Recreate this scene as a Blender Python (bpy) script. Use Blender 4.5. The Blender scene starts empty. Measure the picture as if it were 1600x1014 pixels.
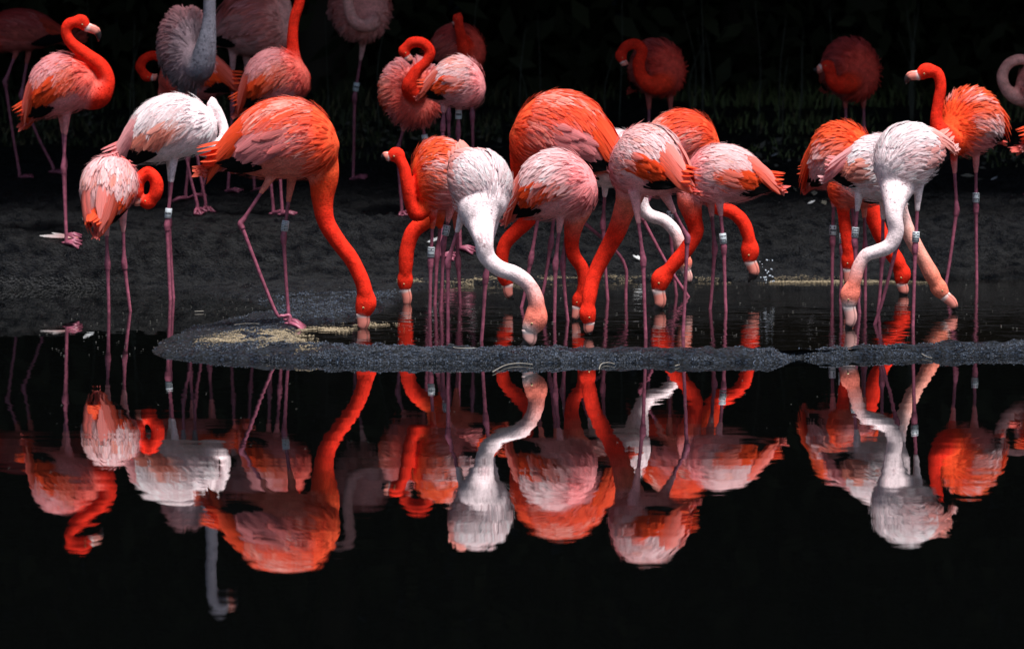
import bpy, math, random
import numpy as np
from mathutils import Vector
random.seed(7); rng = np.random.default_rng(7)
SC = bpy.context.scene
COL = SC.collection
PI = math.pi

# ------------------------------------------------------------------ camera
CAM_H = 1.94
FPX = 9200.0                                  # focal length in pixels of the 1600 px wide frame
TILT = math.atan(757.0 / FPX)
cam_data = bpy.data.cameras.new('camera')
cam_data.sensor_width = 36.0
cam_data.lens = 36.0 * FPX / 1600.0
cam_data.clip_start = 0.1
cam_data.clip_end = 600.0
cam_data.dof.use_dof = True
cam_data.dof.focus_distance = 23.2
cam_data.dof.aperture_fstop = 5.0
cam = bpy.data.objects.new('camera', cam_data)
cam.location = (0, 0, CAM_H)
cam.rotation_euler = (PI / 2 - TILT, 0, 0)
COL.objects.link(cam)
SC.camera = cam

# ------------------------------------------------------------------ sky and sun
SUN_EL, SUN_AZ = 70.0, 148.0                  # azimuth clockwise from +Y (away from the camera)
world = bpy.data.worlds.new('World'); SC.world = world; world.use_nodes = True
wn = world.node_tree.nodes; wl = world.node_tree.links
sky = wn.new('ShaderNodeTexSky'); sky.sky_type = 'NISHITA'; sky.sun_disc = False
sky.sun_elevation = math.radians(SUN_EL); sky.sun_rotation = math.radians(SUN_AZ)
sky.air_density = 1.0; sky.dust_density = 2.0; sky.ozone_density = 1.0
wn['Background'].inputs['Strength'].default_value = 0.04
wl.new(sky.outputs['Color'], wn['Background'].inputs['Color'])
sun_data = bpy.data.lights.new('sun', 'SUN'); sun_data.energy = 4.0
sun_data.angle = math.radians(24.0); sun_data.color = (1.0, 0.965, 0.94)
sun = bpy.data.objects.new('sun', sun_data); COL.objects.link(sun)
_e, _a = math.radians(SUN_EL), math.radians(SUN_AZ)
SUNV = Vector((math.sin(_a) * math.cos(_e), math.cos(_a) * math.cos(_e), math.sin(_e)))
sun.rotation_euler = SUNV.to_track_quat('Z', 'Y').to_euler()
SC.view_settings.view_transform = 'Standard'
SC.view_settings.look = 'None'
SC.view_settings.exposure = 1.0
SC.view_settings.gamma = 1.0
SC.view_settings.use_curve_mapping = False
SC.render.engine = 'CYCLES'
SC.cycles.use_denoising = True
SC.cycles.max_bounces = 8
SC.cycles.sample_clamp_indirect = 6.0

# ------------------------------------------------------------------ pixel to place
FW = np.array((0.0, math.cos(TILT), -math.sin(TILT)))
UPV = np.array((0.0, math.sin(TILT), math.cos(TILT)))

def ray(px, py):
    return FPX * FW + np.array((px - 800.0, 0, 0)) - (py - 507.0) * UPV

def W(px, py, Y):
    d = ray(px, py)
    return np.array((0, 0, CAM_H)) + d * (Y / d[1])

def G(px, py, z=0.0):
    d = ray(px, py)
    t = (z - CAM_H) / d[2]
    return np.array((0, 0, CAM_H)) + d * t

def Yof(mid):
    return CAM_H / math.tan(TILT + math.atan((mid - 507.0) / FPX))

# ------------------------------------------------------------------ materials
def mat(name, color=(.5, .5, .5), rough=.6, spec=.5):
    m = bpy.data.materials.new(name); m.use_nodes = True
    b = m.node_tree.nodes['Principled BSDF']
    b.inputs['Base Color'].default_value = (*color, 1)
    b.inputs['Roughness'].default_value = rough
    b.inputs['Specular IOR Level'].default_value = spec
    return m, m.node_tree.nodes, m.node_tree.links, b

def feather_mat(name):
    m, n, l, b = mat(name, rough=.8, spec=.10)
    at = n.new('ShaderNodeAttribute'); at.attribute_name = 'Col'
    uv = n.new('ShaderNodeUVMap')
    mp = n.new('ShaderNodeMapping'); mp.inputs['Scale'].default_value = (14, 1.3, 1)
    nz = n.new('ShaderNodeTexNoise'); nz.inputs['Scale'].default_value = 1.0; nz.inputs['Detail'].default_value = 3
    l.new(uv.outputs['UV'], mp.inputs['Vector']); l.new(mp.outputs['Vector'], nz.inputs['Vector'])
    rp = n.new('ShaderNodeMapRange'); rp.inputs['From Min'].default_value = .3; rp.inputs['From Max'].default_value = .7
    rp.inputs['To Min'].default_value = .74; rp.inputs['To Max'].default_value = 1.18
    l.new(nz.outputs['Fac'], rp.inputs['Value'])
    mx = n.new('ShaderNodeMix'); mx.data_type = 'RGBA'; mx.blend_type = 'MULTIPLY'; mx.inputs[0].default_value = 1
    l.new(at.outputs['Color'], mx.inputs[6]); l.new(rp.outputs['Result'], mx.inputs[7])
    l.new(mx.outputs[2], b.inputs['Base Color'])
    bp = n.new('ShaderNodeBump'); bp.inputs['Strength'].default_value = .5; bp.inputs['Distance'].default_value = .002
    l.new(nz.outputs['Fac'], bp.inputs['Height']); l.new(bp.outputs['Normal'], b.inputs['Normal'])
    tr = n.new('ShaderNodeBsdfTranslucent'); l.new(mx.outputs[2], tr.inputs['Color'])
    ms = n.new('ShaderNodeMixShader'); ms.inputs[0].default_value = .45
    out = n['Material Output']
    l.new(b.outputs[0], ms.inputs[1]); l.new(tr.outputs[0], ms.inputs[2]); l.new(ms.outputs[0], out.inputs['Surface'])
    return m

def plush_mat(name):
    m, n, l, b = mat(name, rough=.85, spec=.10)
    at = n.new('ShaderNodeAttribute'); at.attribute_name = 'Col'
    tc = n.new('ShaderNodeTexCoord')
    nz = n.new('ShaderNodeTexNoise'); nz.inputs['Scale'].default_value = 170; nz.inputs['Detail'].default_value = 3
    n2 = n.new('ShaderNodeTexNoise'); n2.inputs['Scale'].default_value = 38; n2.inputs['Detail'].default_value = 3
    l.new(tc.outputs['Object'], nz.inputs['Vector']); l.new(tc.outputs['Object'], n2.inputs['Vector'])
    ad = n.new('ShaderNodeMath'); ad.operation = 'ADD'
    l.new(nz.outputs['Fac'], ad.inputs[0]); l.new(n2.outputs['Fac'], ad.inputs[1])
    rp = n.new('ShaderNodeMapRange'); rp.inputs['From Min'].default_value = .7; rp.inputs['From Max'].default_value = 1.3
    rp.inputs['To Min'].default_value = .62; rp.inputs['To Max'].default_value = 1.2
    l.new(ad.outputs[0], rp.inputs['Value'])
    mx = n.new('ShaderNodeMix'); mx.data_type = 'RGBA'; mx.blend_type = 'MULTIPLY'; mx.inputs[0].default_value = 1
    l.new(at.outputs['Color'], mx.inputs[6]); l.new(rp.outputs['Result'], mx.inputs[7])
    l.new(mx.outputs[2], b.inputs['Base Color'])
    bp = n.new('ShaderNodeBump'); bp.inputs['Strength'].default_value = .6; bp.inputs['Distance'].default_value = .003
    l.new(ad.outputs[0], bp.inputs['Height']); l.new(bp.outputs['Normal'], b.inputs['Normal'])
    return m

def leg_mat():
    m, n, l, b = mat('leg_skin', rough=.42, spec=.4)
    tc = n.new('ShaderNodeTexCoord')
    nz = n.new('ShaderNodeTexNoise'); nz.inputs['Scale'].default_value = 60; nz.inputs['Detail'].default_value = 4
    l.new(tc.outputs['Object'], nz.inputs['Vector'])
    at = n.new('ShaderNodeAttribute'); at.attribute_name = 'Col'
    rp = n.new('ShaderNodeMapRange'); rp.inputs['From Min'].default_value = .3; rp.inputs['From Max'].default_value = .7
    rp.inputs['To Min'].default_value = .6; rp.inputs['To Max'].default_value = 1.2
    l.new(nz.outputs['Fac'], rp.inputs['Value'])
    mx = n.new('ShaderNodeMix'); mx.data_type = 'RGBA'; mx.blend_type = 'MULTIPLY'; mx.inputs[0].default_value = 1
    l.new(at.outputs['Color'], mx.inputs[6]); l.new(rp.outputs['Result'], mx.inputs[7])
    l.new(mx.outputs[2], b.inputs['Base Color'])
    bp = n.new('ShaderNodeBump'); bp.inputs['Strength'].default_value = .5; bp.inputs['Distance'].default_value = .002
    l.new(nz.outputs['Fac'], bp.inputs['Height']); l.new(bp.outputs['Normal'], b.inputs['Normal'])
    return m

M_FEATHER = feather_mat('feather')
M_PLUSH = plush_mat('short_plumage')
M_LEG = leg_mat()
M_BILL, _n, _l, _b = mat('bill_horn', rough=.35, spec=.5)
_at = _n.new('ShaderNodeAttribute'); _at.attribute_name = 'Col'; _l.new(_at.outputs['Color'], _b.inputs['Base Color'])
M_EYE = mat('eye_iris', (.55, .42, .2), .15)[0]
M_PUPIL = mat('eye_pupil', (.01, .01, .01), .1)[0]
M_BAND = mat('band_plastic', (.60, .66, .70), .4)[0]
M_INK = mat('band_ink', (.01, .012, .02), .6)[0]

def water_mat(name, sx, sy, scales, tint, rough):
    m, n, l, b = mat(name, tint, rough, .5)
    b.inputs['IOR'].default_value = 1.5
    tc = n.new('ShaderNodeTexCoord')
    acc = None
    for (kx, ky, amp) in scales:
        mp = n.new('ShaderNodeMapping'); mp.inputs['Scale'].default_value = (kx, ky, 1)
        nz = n.new('ShaderNodeTexNoise'); nz.inputs['Scale'].default_value = 1.0; nz.inputs['Detail'].default_value = 2.0
        l.new(tc.outputs['Object'], mp.inputs['Vector']); l.new(mp.outputs['Vector'], nz.inputs['Vector'])
        sb = n.new('ShaderNodeVectorMath'); sb.operation = 'SUBTRACT'; sb.inputs[1].default_value = (.5, .5, .5)
        l.new(nz.outputs['Color'], sb.inputs[0])
        ml = n.new('ShaderNodeVectorMath'); ml.operation = 'MULTIPLY'; ml.inputs[1].default_value = (sx * amp, sy * amp, 0)
        l.new(sb.outputs[0], ml.inputs[0])
        if acc is None: acc = ml
        else:
            ad = n.new('ShaderNodeVectorMath'); ad.operation = 'ADD'
            l.new(acc.outputs[0], ad.inputs[0]); l.new(ml.outputs[0], ad.inputs[1]); acc = ad
    ad = n.new('ShaderNodeVectorMath'); ad.operation = 'ADD'; ad.inputs[1].default_value = (0, 0, 1)
    l.new(acc.outputs[0], ad.inputs[0])
    nm = n.new('ShaderNodeVectorMath'); nm.operation = 'NORMALIZE'; l.new(ad.outputs[0], nm.inputs[0])
    l.new(nm.outputs[0], b.inputs['Normal'])
    return m

def mud_mat():
    m, n, l, b = mat('wet_mud', rough=.45, spec=.34)
    tc = n.new('ShaderNodeTexCoord')
    def noise(s, d=4):
        nz = n.new('ShaderNodeTexNoise'); nz.inputs['Scale'].default_value = s; nz.inputs['Detail'].default_value = d
        nz.inputs['Roughness'].default_value = .65
        l.new(tc.outputs['Object'], nz.inputs['Vector']); return nz
    big, fine, mid_ = noise(1.3), noise(80, 7), noise(16, 5)
    vor = n.new('ShaderNodeTexVoronoi'); vor.inputs['Scale'].default_value = 85
    l.new(tc.outputs['Object'], vor.inputs['Vector'])
    cr = n.new('ShaderNodeValToRGB')
    cr.color_ramp.elements[0].position = .3; cr.color_ramp.elements[0].color = (.0010, .0011, .0014, 1)
    cr.color_ramp.elements[1].position = .75; cr.color_ramp.elements[1].color = (.0062, .0078, .0115, 1)
    l.new(fine.outputs['Fac'], cr.inputs['Fac'])
    mx = n.new('ShaderNodeMix'); mx.data_type = 'RGBA'; mx.blend_type = 'MULTIPLY'; mx.inputs[0].default_value = 1
    r2 = n.new('ShaderNodeMapRange'); r2.inputs['From Min'].default_value = .35; r2.inputs['From Max'].default_value = .65
    r2.inputs['To Min'].default_value = .35; r2.inputs['To Max'].default_value = 1.2
    l.new(big.outputs['Fac'], r2.inputs['Value'])
    l.new(cr.outputs['Color'], mx.inputs[6]); l.new(r2.outputs['Result'], mx.inputs[7])
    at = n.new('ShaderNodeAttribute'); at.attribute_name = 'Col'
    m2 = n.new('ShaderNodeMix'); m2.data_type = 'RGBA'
    paler = n.new('ShaderNodeValToRGB'); paler.color_ramp.elements[0].position = .47; paler.color_ramp.elements[0].color = (.003, .0045, .007, 1)  # lighter blue ramp: sky reflection put into the mud colour
    paler.color_ramp.elements[1].position = .60; paler.color_ramp.elements[1].color = (.038, .056, .090, 1)
    l.new(fine.outputs['Fac'], paler.inputs['Fac'])
    l.new(at.outputs['Fac'], m2.inputs[0]); l.new(mx.outputs[2], m2.inputs[6]); l.new(paler.outputs['Color'], m2.inputs[7])
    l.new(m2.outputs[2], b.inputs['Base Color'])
    rr = n.new('ShaderNodeMapRange'); rr.inputs['From Min'].default_value = .35; rr.inputs['From Max'].default_value = .65
    rr.inputs['To Min'].default_value = .24; rr.inputs['To Max'].default_value = .75
    l.new(mid_.outputs['Fac'], rr.inputs['Value']); l.new(rr.outputs['Result'], b.inputs['Roughness'])
    a1 = n.new('ShaderNodeMath'); a1.operation = 'MULTIPLY_ADD'; a1.inputs[1].default_value = 2.0
    l.new(mid_.outputs['Fac'], a1.inputs[0]); l.new(fine.outputs['Fac'], a1.inputs[2])
    a2 = n.new('ShaderNodeMath'); a2.operation = 'MULTIPLY_ADD'; a2.inputs[1].default_value = .8
    l.new(vor.outputs['Distance'], a2.inputs[0]); l.new(a1.outputs[0], a2.inputs[2])
    bp = n.new('ShaderNodeBump'); bp.inputs['Strength'].default_value = 1; bp.inputs['Distance'].default_value = .03
    l.new(a2.outputs[0], bp.inputs['Height']); l.new(bp.outputs['Normal'], b.inputs['Normal'])
    return m
M_MUD = mud_mat()

# ------------------------------------------------------------------ mesh helpers
def make_mesh(name, V, F, mats, cols=None, uvs=None, smooth=True, midx=None, nrms=None):
    """V (n,3); F list of index arrays of quads/tris (same length arrays stacked) or a list of lists"""
    me = bpy.data.meshes.new(name)
    V = np.asarray(V, dtype=np.float32)
    if isinstance(F, np.ndarray):
        k = F.shape[1]
        me.vertices.add(len(V)); me.vertices.foreach_set('co', V.ravel())
        me.loops.add(F.size); me.loops.foreach_set('vertex_index', F.astype(np.int32).ravel())
        me.polygons.add(len(F)); me.polygons.foreach_set('loop_start', np.arange(0, F.size, k, dtype=np.int32))
        me.update(calc_edges=True)
    else:
        me.from_pydata([tuple(map(float, v)) for v in V], [], [tuple(map(int, f)) for f in F])
    if smooth: me.polygons.foreach_set('use_smooth', np.ones(len(me.polygons), dtype=bool))
    for m in (mats if isinstance(mats, (list, tuple)) else [mats]): me.materials.append(m)
    if midx is not None: me.polygons.foreach_set('material_index', np.asarray(midx, dtype=np.int32))
    if cols is not None:
        ca = me.color_attributes.new('Col', 'FLOAT_COLOR', 'POINT')
        c4 = np.ones((len(V), 4), dtype=np.float32); c4[:, :3] = cols
        ca.data.foreach_set('color', c4.ravel())
    if nrms is not None:
        me.update(); me.normals_split_custom_set_from_vertices(np.asarray(nrms, dtype=np.float32))
    if uvs is not None:
        ul = me.uv_layers.new(name='UVMap')
        li = np.empty(len(me.loops), dtype=np.int32); me.loops.foreach_get('vertex_index', li)
        ul.data.foreach_set('uv', np.asarray(uvs, dtype=np.float32)[li].ravel())
    me.update()
    return me

def link(name, me, parent=None, **props):
    o = bpy.data.objects.new(name, me); COL.objects.link(o)
    if parent is not None:
        o.parent = parent
        o.location = -Vector(parent['_w']) if '_w' in parent else (0, 0, 0)
    for k, v in props.items(): o[k] = v
    return o

def centred(name, V, F, mats, parent, origin, **kw):
    """a part whose mesh is stored relative to the thing's base"""
    props = kw.pop('props', {})
    me = make_mesh(name, np.asarray(V) - np.asarray(origin), F, mats, **kw)
    o = bpy.data.objects.new(name, me); COL.objects.link(o); o.parent = parent
    for k, v in props.items(): o[k] = v
    return o

def catmull(P, n=8):
    P = np.asarray(P, float)
    Q = np.vstack([2 * P[0] - P[1], P, 2 * P[-1] - P[-2]])
    out = []
    for i in range(1, len(Q) - 2):
        p0, p1, p2, p3 = Q[i - 1], Q[i], Q[i + 1], Q[i + 2]
        for k in range(n):
            t = k / n
            out.append(.5 * ((2 * p1) + (-p0 + p2) * t + (2 * p0 - 5 * p1 + 4 * p2 - p3) * t * t + (-p0 + 3 * p1 - 3 * p2 + p3) * t ** 3))
    out.append(P[-1])
    return np.array(out)

def tube(path, radii, seg=12, flat=1.0, ref=(0, -1, 0), cap=True):
    """path (n,3), radii (n,) -> V,F(list of quads)"""
    path = np.asarray(path, float); n = len(path)
    T = np.gradient(path, axis=0); T /= np.linalg.norm(T, axis=1)[:, None] + 1e-12
    ref = np.asarray(ref, float)
    V = []; prev = None
    for i in range(n):
        if prev is None:
            a = ref - T[i] * np.dot(ref, T[i])
            if np.linalg.norm(a) < .1:
                r2 = np.array((1.0, 0, 0)); a = r2 - T[i] * np.dot(r2, T[i])
        else:
            a = prev - T[i] * np.dot(prev, T[i])
        a /= np.linalg.norm(a); prev = a
        b = np.cross(T[i], a)
        for k in range(seg):
            ang = 2 * PI * k / seg
            V.append(path[i] + radii[i] * (flat * math.cos(ang) * a + math.sin(ang) * b))
    F = []
    for i in range(n - 1):
        for k in range(seg):
            F.append((i * seg + k, i * seg + (k + 1) % seg, (i + 1) * seg + (k + 1) % seg, (i + 1) * seg + k))
    if cap:
        V.append(path[0]); V.append(path[-1]); c0, c1 = len(V) - 2, len(V) - 1
        for k in range(seg):
            F.append((c0, (k + 1) % seg, k)); F.append((c1, (n - 1) * seg + k, (n - 1) * seg + (k + 1) % seg))
    return np.array(V), F

def join(parts):
    V, F, off = [], [], 0
    for v, f in parts:
        V.append(v); F += [tuple(i + off for i in q) for q in f]; off += len(v)
    return np.vstack(V), F

# numpy value noise
_perm = rng.permutation(4096)
_val = rng.random(4096)
def vnoise(x, y, seed=0):
    xi = np.floor(x).astype(int); yi = np.floor(y).astype(int)
    fx = x - xi; fy = y - yi; fx = fx * fx * (3 - 2 * fx); fy = fy * fy * (3 - 2 * fy)
    def h(a, b): return _val[_perm[(_perm[(a + seed * 57) & 4095] + b) & 4095]]
    return (h(xi, yi) * (1 - fx) + h(xi + 1, yi) * fx) * (1 - fy) + (h(xi, yi + 1) * (1 - fx) + h(xi + 1, yi + 1) * fx) * fy
def fbm(x, y, oct_=4, seed=0):
    s = 0; a = .5
    for i in range(oct_):
        s = s + a * vnoise(x * 2 ** i, y * 2 ** i, seed + i); a *= .5
    return s

# ------------------------------------------------------------------ terrain: banks, mud spit and shallow inner pool
def poly_px(pts, z): return np.array([G(px, py, z)[:2] for px, py in pts])
LAND = poly_px([(-30000, 440), (-2000, 445), (-400, 448), (0, 450), (100, 449), (200, 453), (300, 458), (380, 466), (436, 479),
                (440, 488), (400, 494), (350, 503), (300, 514), (262, 528), (240, 543), (236, 550), (250, 557), (300, 561), (360, 563), (440, 566),
                (560, 567), (700, 568), (820, 568), (950, 567), (1100, 568), (1190, 567), (1228, 567), (1240, 561), (1251, 559), (1262, 561), (1272, 564), (1300, 561),
                (1400, 558), (1500, 557), (1620, 556), (2000, 556), (30000, 560), (30000, -160), (-30000, -160)], 0.0)
POOL = poly_px([(452, 534), (440, 526), (452, 512), (480, 504), (535, 497), (575, 487), (600, 474), (622, 459), (660, 449), (750, 443),
                (940, 439), (1200, 439), (1500, 436), (1700, 434), (3000, 432), (8000, 432), (8000, 542), (3000, 540), (1700, 538), (1600, 537), (1450, 540),
                (1320, 544), (1280, 546), (1250, 545), (1215, 547), (1000, 548), (700, 547), (560, 545), (490, 541)], 0.03)

def sdist(x, y, poly):
    """signed distance, + inside"""
    x = np.asarray(x, float); y = np.asarray(y, float)
    d = np.full(x.shape, 1e9); ins = np.zeros(x.shape, bool)
    n = len(poly)
    for i in range(n):
        ax, ay = poly[i]; bx, by = poly[(i + 1) % n]
        ex, ey = bx - ax, by - ay
        t = np.clip(((x - ax) * ex + (y - ay) * ey) / (ex * ex + ey * ey + 1e-12), 0, 1)
        d = np.minimum(d, (x - ax - t * ex) ** 2 + (y - ay - t * ey) ** 2)
        c = ((ay > y) != (by > y)) & (x < (bx - ax) * (y - ay) / (by - ay + 1e-15) + ax)
        ins ^= c
    d = np.sqrt(d)
    return np.where(ins, d, -d)

def sstep(a, b, x):
    t = np.clip((x - a) / (b - a), 0, 1); return t * t * (3 - 2 * t)

def terrain(x, y):
    x = np.asarray(x, float); y = np.asarray(y, float)
    wob = .05 * (fbm(x * 5, y * 5, 3, 3) - .45)
    dl = sdist(x, y, LAND) + wob * .8
    dp = sdist(x, y, POOL) + wob * .6
    z = np.where(dl > 0, .044 * (.55 + .45 * sstep(-1.35, -.8, x)) * (1 - np.exp(-np.maximum(dl, 0) / .07)), -.35 * (1 - np.exp(np.minimum(dl, 0) / .5)))
    ye = 25.42 + .26 * sstep(-1.3, 0.1, x) + .34 * (fbm(x * 1.7, x * 0 + 3.3, 3, 55) - .45)
    b = np.maximum(y - ye, 0)
    bank = .20 * sstep(0, .45 + .3 * sstep(-1.3, .1, x), b) + .028 * np.maximum(b - .4, 0) + .02 * np.maximum(b - 2.2, 0)
    z = z + np.where(dl > 0, bank, 0) + .75 * np.maximum(y - 36, 0) * (1 - sstep(10, 60, y - 36) * .55) * (y > 36)
    z = np.where(dp > 0, np.minimum(z, .05) - .085 * sstep(0, .16, dp) * 1.0, z)
    rough = (fbm(x * 22, y * 16, 4, 11) - .47) * .026 + (fbm(x * 5, y * 6, 3, 17) - .44) * .085 * sstep(.0, .5, b)
    lump = np.maximum(fbm(x * 34, y * 22, 2, 23) - .40, 0) * (.026 + .02 * sstep(0, .5, b))
    z = z + np.where(dl > -.05, (rough + lump) * np.where(dp > .05, .25, 1.0), 0)
    return z

def axis(lo, hi, fine, coarse_ext, growth=1.12):
    a = list(np.arange(lo, hi + 1e-6, fine)); s = fine; v = hi
    while v < coarse_ext[1]: s *= growth; v += s; a.append(v)
    s = fine; v = lo; pre = []
    while v > coarse_ext[0]: s *= growth; v -= s; pre.append(v)
    return np.array(pre[::-1] + a)
gx = axis(-2.55, 2.55, .017, (-150, 150))
gy = np.concatenate([axis(21.6, 26.6, .017, (-25, 26.6)), np.arange(26.65, 33, .05), 33 + np.cumsum(.06 * 1.1 ** np.arange(60))])
gy = np.unique(gy)
GX, GY = np.meshgrid(gx, gy)
GZ = terrain(GX, GY)
nx, ny = len(gx), len(gy)
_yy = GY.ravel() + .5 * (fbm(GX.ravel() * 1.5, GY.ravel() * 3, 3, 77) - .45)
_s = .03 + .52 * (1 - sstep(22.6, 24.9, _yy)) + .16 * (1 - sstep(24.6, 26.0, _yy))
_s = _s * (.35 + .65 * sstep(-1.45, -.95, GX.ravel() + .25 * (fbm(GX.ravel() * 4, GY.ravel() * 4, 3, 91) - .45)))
SKY_TINT = np.repeat(np.clip(_s, 0, 1)[:, None], 3, 1)  # where the sky's blue reflection is painted on rim and near-water mud
ii = (np.arange(ny - 1)[:, None] * nx + np.arange(nx - 1)[None, :]).ravel()
FQ = np.stack([ii, ii + 1, ii + nx + 1, ii + nx], axis=1)
link('ground', make_mesh('ground', np.stack([GX.ravel(), GY.ravel(), GZ.ravel()], 1), FQ, M_MUD, cols=SKY_TINT), None, kind='structure')
print('terrain verts', nx * ny)
def ground_z(x, y): return float(terrain(np.array([x]), np.array([y]))[0])

M_POND = water_mat('pond_water', 1.0, 1.0, [(2.2, 9.0, .0070), (7, 30, .0045), (.5, 2.0, .004)], (.0015, .0018, .0018), .004)
M_POOL = water_mat('pool_water', 1.0, 1.0, [(9, 40, .085), (3, 12, .03), (34, 110, .05)], (.004, .0035, .003), .01)
pv = np.array([(-150, -25, 0), (150, -25, 0), (150, 29, 0), (-150, 29, 0)], float)
link('pond_water', make_mesh('pond_water', pv, [(0, 1, 2, 3)], M_POND, smooth=False), None, kind='structure')
# the inner pool's sheet, pushed a little under its mud rim
c = POOL.copy(); e = np.roll(c, -1, 0) - np.roll(c, 1, 0)
nrm = np.stack([e[:, 1], -e[:, 0]], 1); nrm /= np.linalg.norm(nrm, axis=1)[:, None]
area = .5 * np.sum(c[:, 0] * np.roll(c[:, 1], -1) - np.roll(c[:, 0], -1) * c[:, 1])
if area < 0: nrm = -nrm
c2 = c + nrm * .045
link('pool_water', make_mesh('pool_water', np.c_[c2, np.full(len(c2), .03)], [tuple(range(len(c2)))[::(1 if area > 0 else -1)]], M_POOL, smooth=False), None, kind='structure')

# ------------------------------------------------------------------ flamingos
RED = (.80, .026, .010); ORG = (.88, .084, .020); SALM = (.80, .135, .105); PINK = (.84, .28, .29)
PALE = (.90, .57, .58); WHT = (.92, .745, .765); ROSE = (.84, .36, .38)
# neck: colours from chest to head; then chest, back, mid, band (lower wing), belly, tail, chance of a pale feather on the back
PAL = {
    'scarlet': dict(neck=[ORG, RED, RED], chest=(.84, .09, .03), back=(.86, .085, .03), mid=SALM, band=PINK, belly=(.80, .22, .17), tail=ORG, alt=(.88, .46, .40), pa=.52),
    'coral':   dict(neck=[RED, RED, RED], chest=SALM, back=ROSE, mid=(.82, .26, .20), band=ORG, belly=PINK, tail=ORG, alt=ORG, pa=.25),
    'blush':   dict(neck=[(.82, .22, .15), RED, RED], chest=PINK, back=PALE, mid=PALE, band=ORG, belly=ROSE, tail=ORG, alt=(.85, .28, .2), pa=.18),
    'orange':  dict(neck=[RED, RED, RED], chest=ORG, back=(.87, .11, .03), mid=(.86, .20, .13), band=PALE, belly=PINK, tail=ORG, alt=PALE, pa=.3),
    'white':   dict(neck=[WHT, WHT, (.85, .21, .15)], chest=WHT, back=WHT, mid=(.87, .64, .66), band=(.85, .38, .35), belly=WHT, tail=(.84, .30, .25), alt=(.86, .46, .47), pa=.30),
    'pearl':   dict(neck=[WHT, WHT, WHT], chest=WHT, back=WHT, mid=WHT, band=(.85, .30, .22), belly=WHT, tail=PINK, alt=(.87, .52, .53), pa=.30),
    'ash':     dict(neck=[(.26, .25, .30)] * 3, chest=(.36, .25, .28), back=(.62, .30, .32), mid=(.52, .25, .27), band=(.5, .35, .36), belly=(.34, .30, .34), tail=(.5, .25, .25), alt=(.7, .3, .33), pa=.3),
    'scarlet_shade':    dict(neck=[(.78, .05, .02), (.76, .03, .012), (.7, .03, .015)], chest=(.66, .07, .05), back=(.56, .07, .07), mid=(.54, .10, .095), band=(.55, .12, .10), belly=(.5, .12, .11), tail=(.6, .06, .03), alt=(.62, .18, .17), pa=.35),  # scarlet darkened: the back row's shade put into the plumage colour
    'rose':    dict(neck=[(.86, .42, .38)] * 3, chest=(.82, .34, .31), back=(.62, .15, .13), mid=(.66, .22, .20), band=(.7, .33, .32), belly=(.72, .38, .37), tail=PINK, alt=ROSE, pa=.3),
}
LEGC = (.32, .085, .135)

def feathers(P, N, D, L, Wd, root, tip, lift=.12, R=.15, cup=.2, z0=0.0, point=.0, jit=.0):
    """blades as curved cupped cards: arrays of n -> V (n*18,3), F (n*10,4), colours, uvs"""
    n = len(P)
    D = D - N * np.sum(D * N, 1)[:, None]; D /= np.linalg.norm(D, axis=1)[:, None] + 1e-9
    S = np.cross(D, N)
    st = np.array([0, .22, .45, .68, .88, 1.0])
    w = np.array([.35, .82, 1.0, .93, .62 - .25 * point, .16 - .12 * point])
    L = np.broadcast_to(L, (n,)); Wd = np.broadcast_to(Wd, (n,)); lift = np.broadcast_to(lift, (n,)); R = np.broadcast_to(R, (n,)); z0 = np.broadcast_to(z0, (n,))
    skew = rng.normal(0, .06, n)
    NN = np.empty((n, 6, 3, 3))
    V = np.empty((n, 6, 3, 3)); C = np.empty((n, 6, 3, 3)); U = np.empty((n, 6, 3, 2))
    off = rng.random(n) * 30; offv = rng.random(n) * 30
    for i, s in enumerate(st):
        base = P + D * (L * s)[:, None] + N * (z0 + lift * L * s - .8 * (L * s) ** 2 / (2 * R))[:, None] + S * (skew * L * s * s)[:, None]
        for j, q in enumerate((-1, 0, 1)):
            ww = (Wd * w[i] * q * .5 * (1 + (rng.normal(0, .12, n) if jit else 0)))
            V[:, i, j] = base + S * ww[:, None] - N * (abs(q) * cup * Wd * w[i] * .5)[:, None]
            C[:, i, j] = root * (1 - s) + tip * s
            NN[:, i, j] = N + D * (lift * -.25 + .35 * L * s / R)[:, None] + S * (q * .32)
            U[:, i, j, 0] = (q * .5 * w[i]) + off; U[:, i, j, 1] = s * 1.2 + offv
    k = np.arange(n)[:, None] * 18
    q = []
    for i in range(5):
        for j in range(2):
            a = i * 3 + j; q.append((a, a + 1, a + 4, a + 3))
    F = (k[:, :, None] + np.array(q)[None]).reshape(-1, 4)
    NN /= np.linalg.norm(NN, axis=-1)[..., None]
    return V.reshape(-1, 3), F, C.reshape(-1, 3), U.reshape(-1, 2), NN.reshape(-1, 3)

FONT = {'0': '757 555 555 555 757', 'O': '010 101 101 101 010', 'H': '101 101 111 101 101', 'C': '111 100 100 100 111', 'E': '111 100 110 100 111',
        'X': '101 101 010 101 101', '2': '111 001 111 100 111', 'I': '010 010 010 010 010', 'B': '110 101 110 101 110', '8': '111 101 111 101 111', '1': '010 110 010 010 111', 'S': '111 100 111 001 111'}
FONT['0'] = '111 101 101 101 111'

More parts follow.
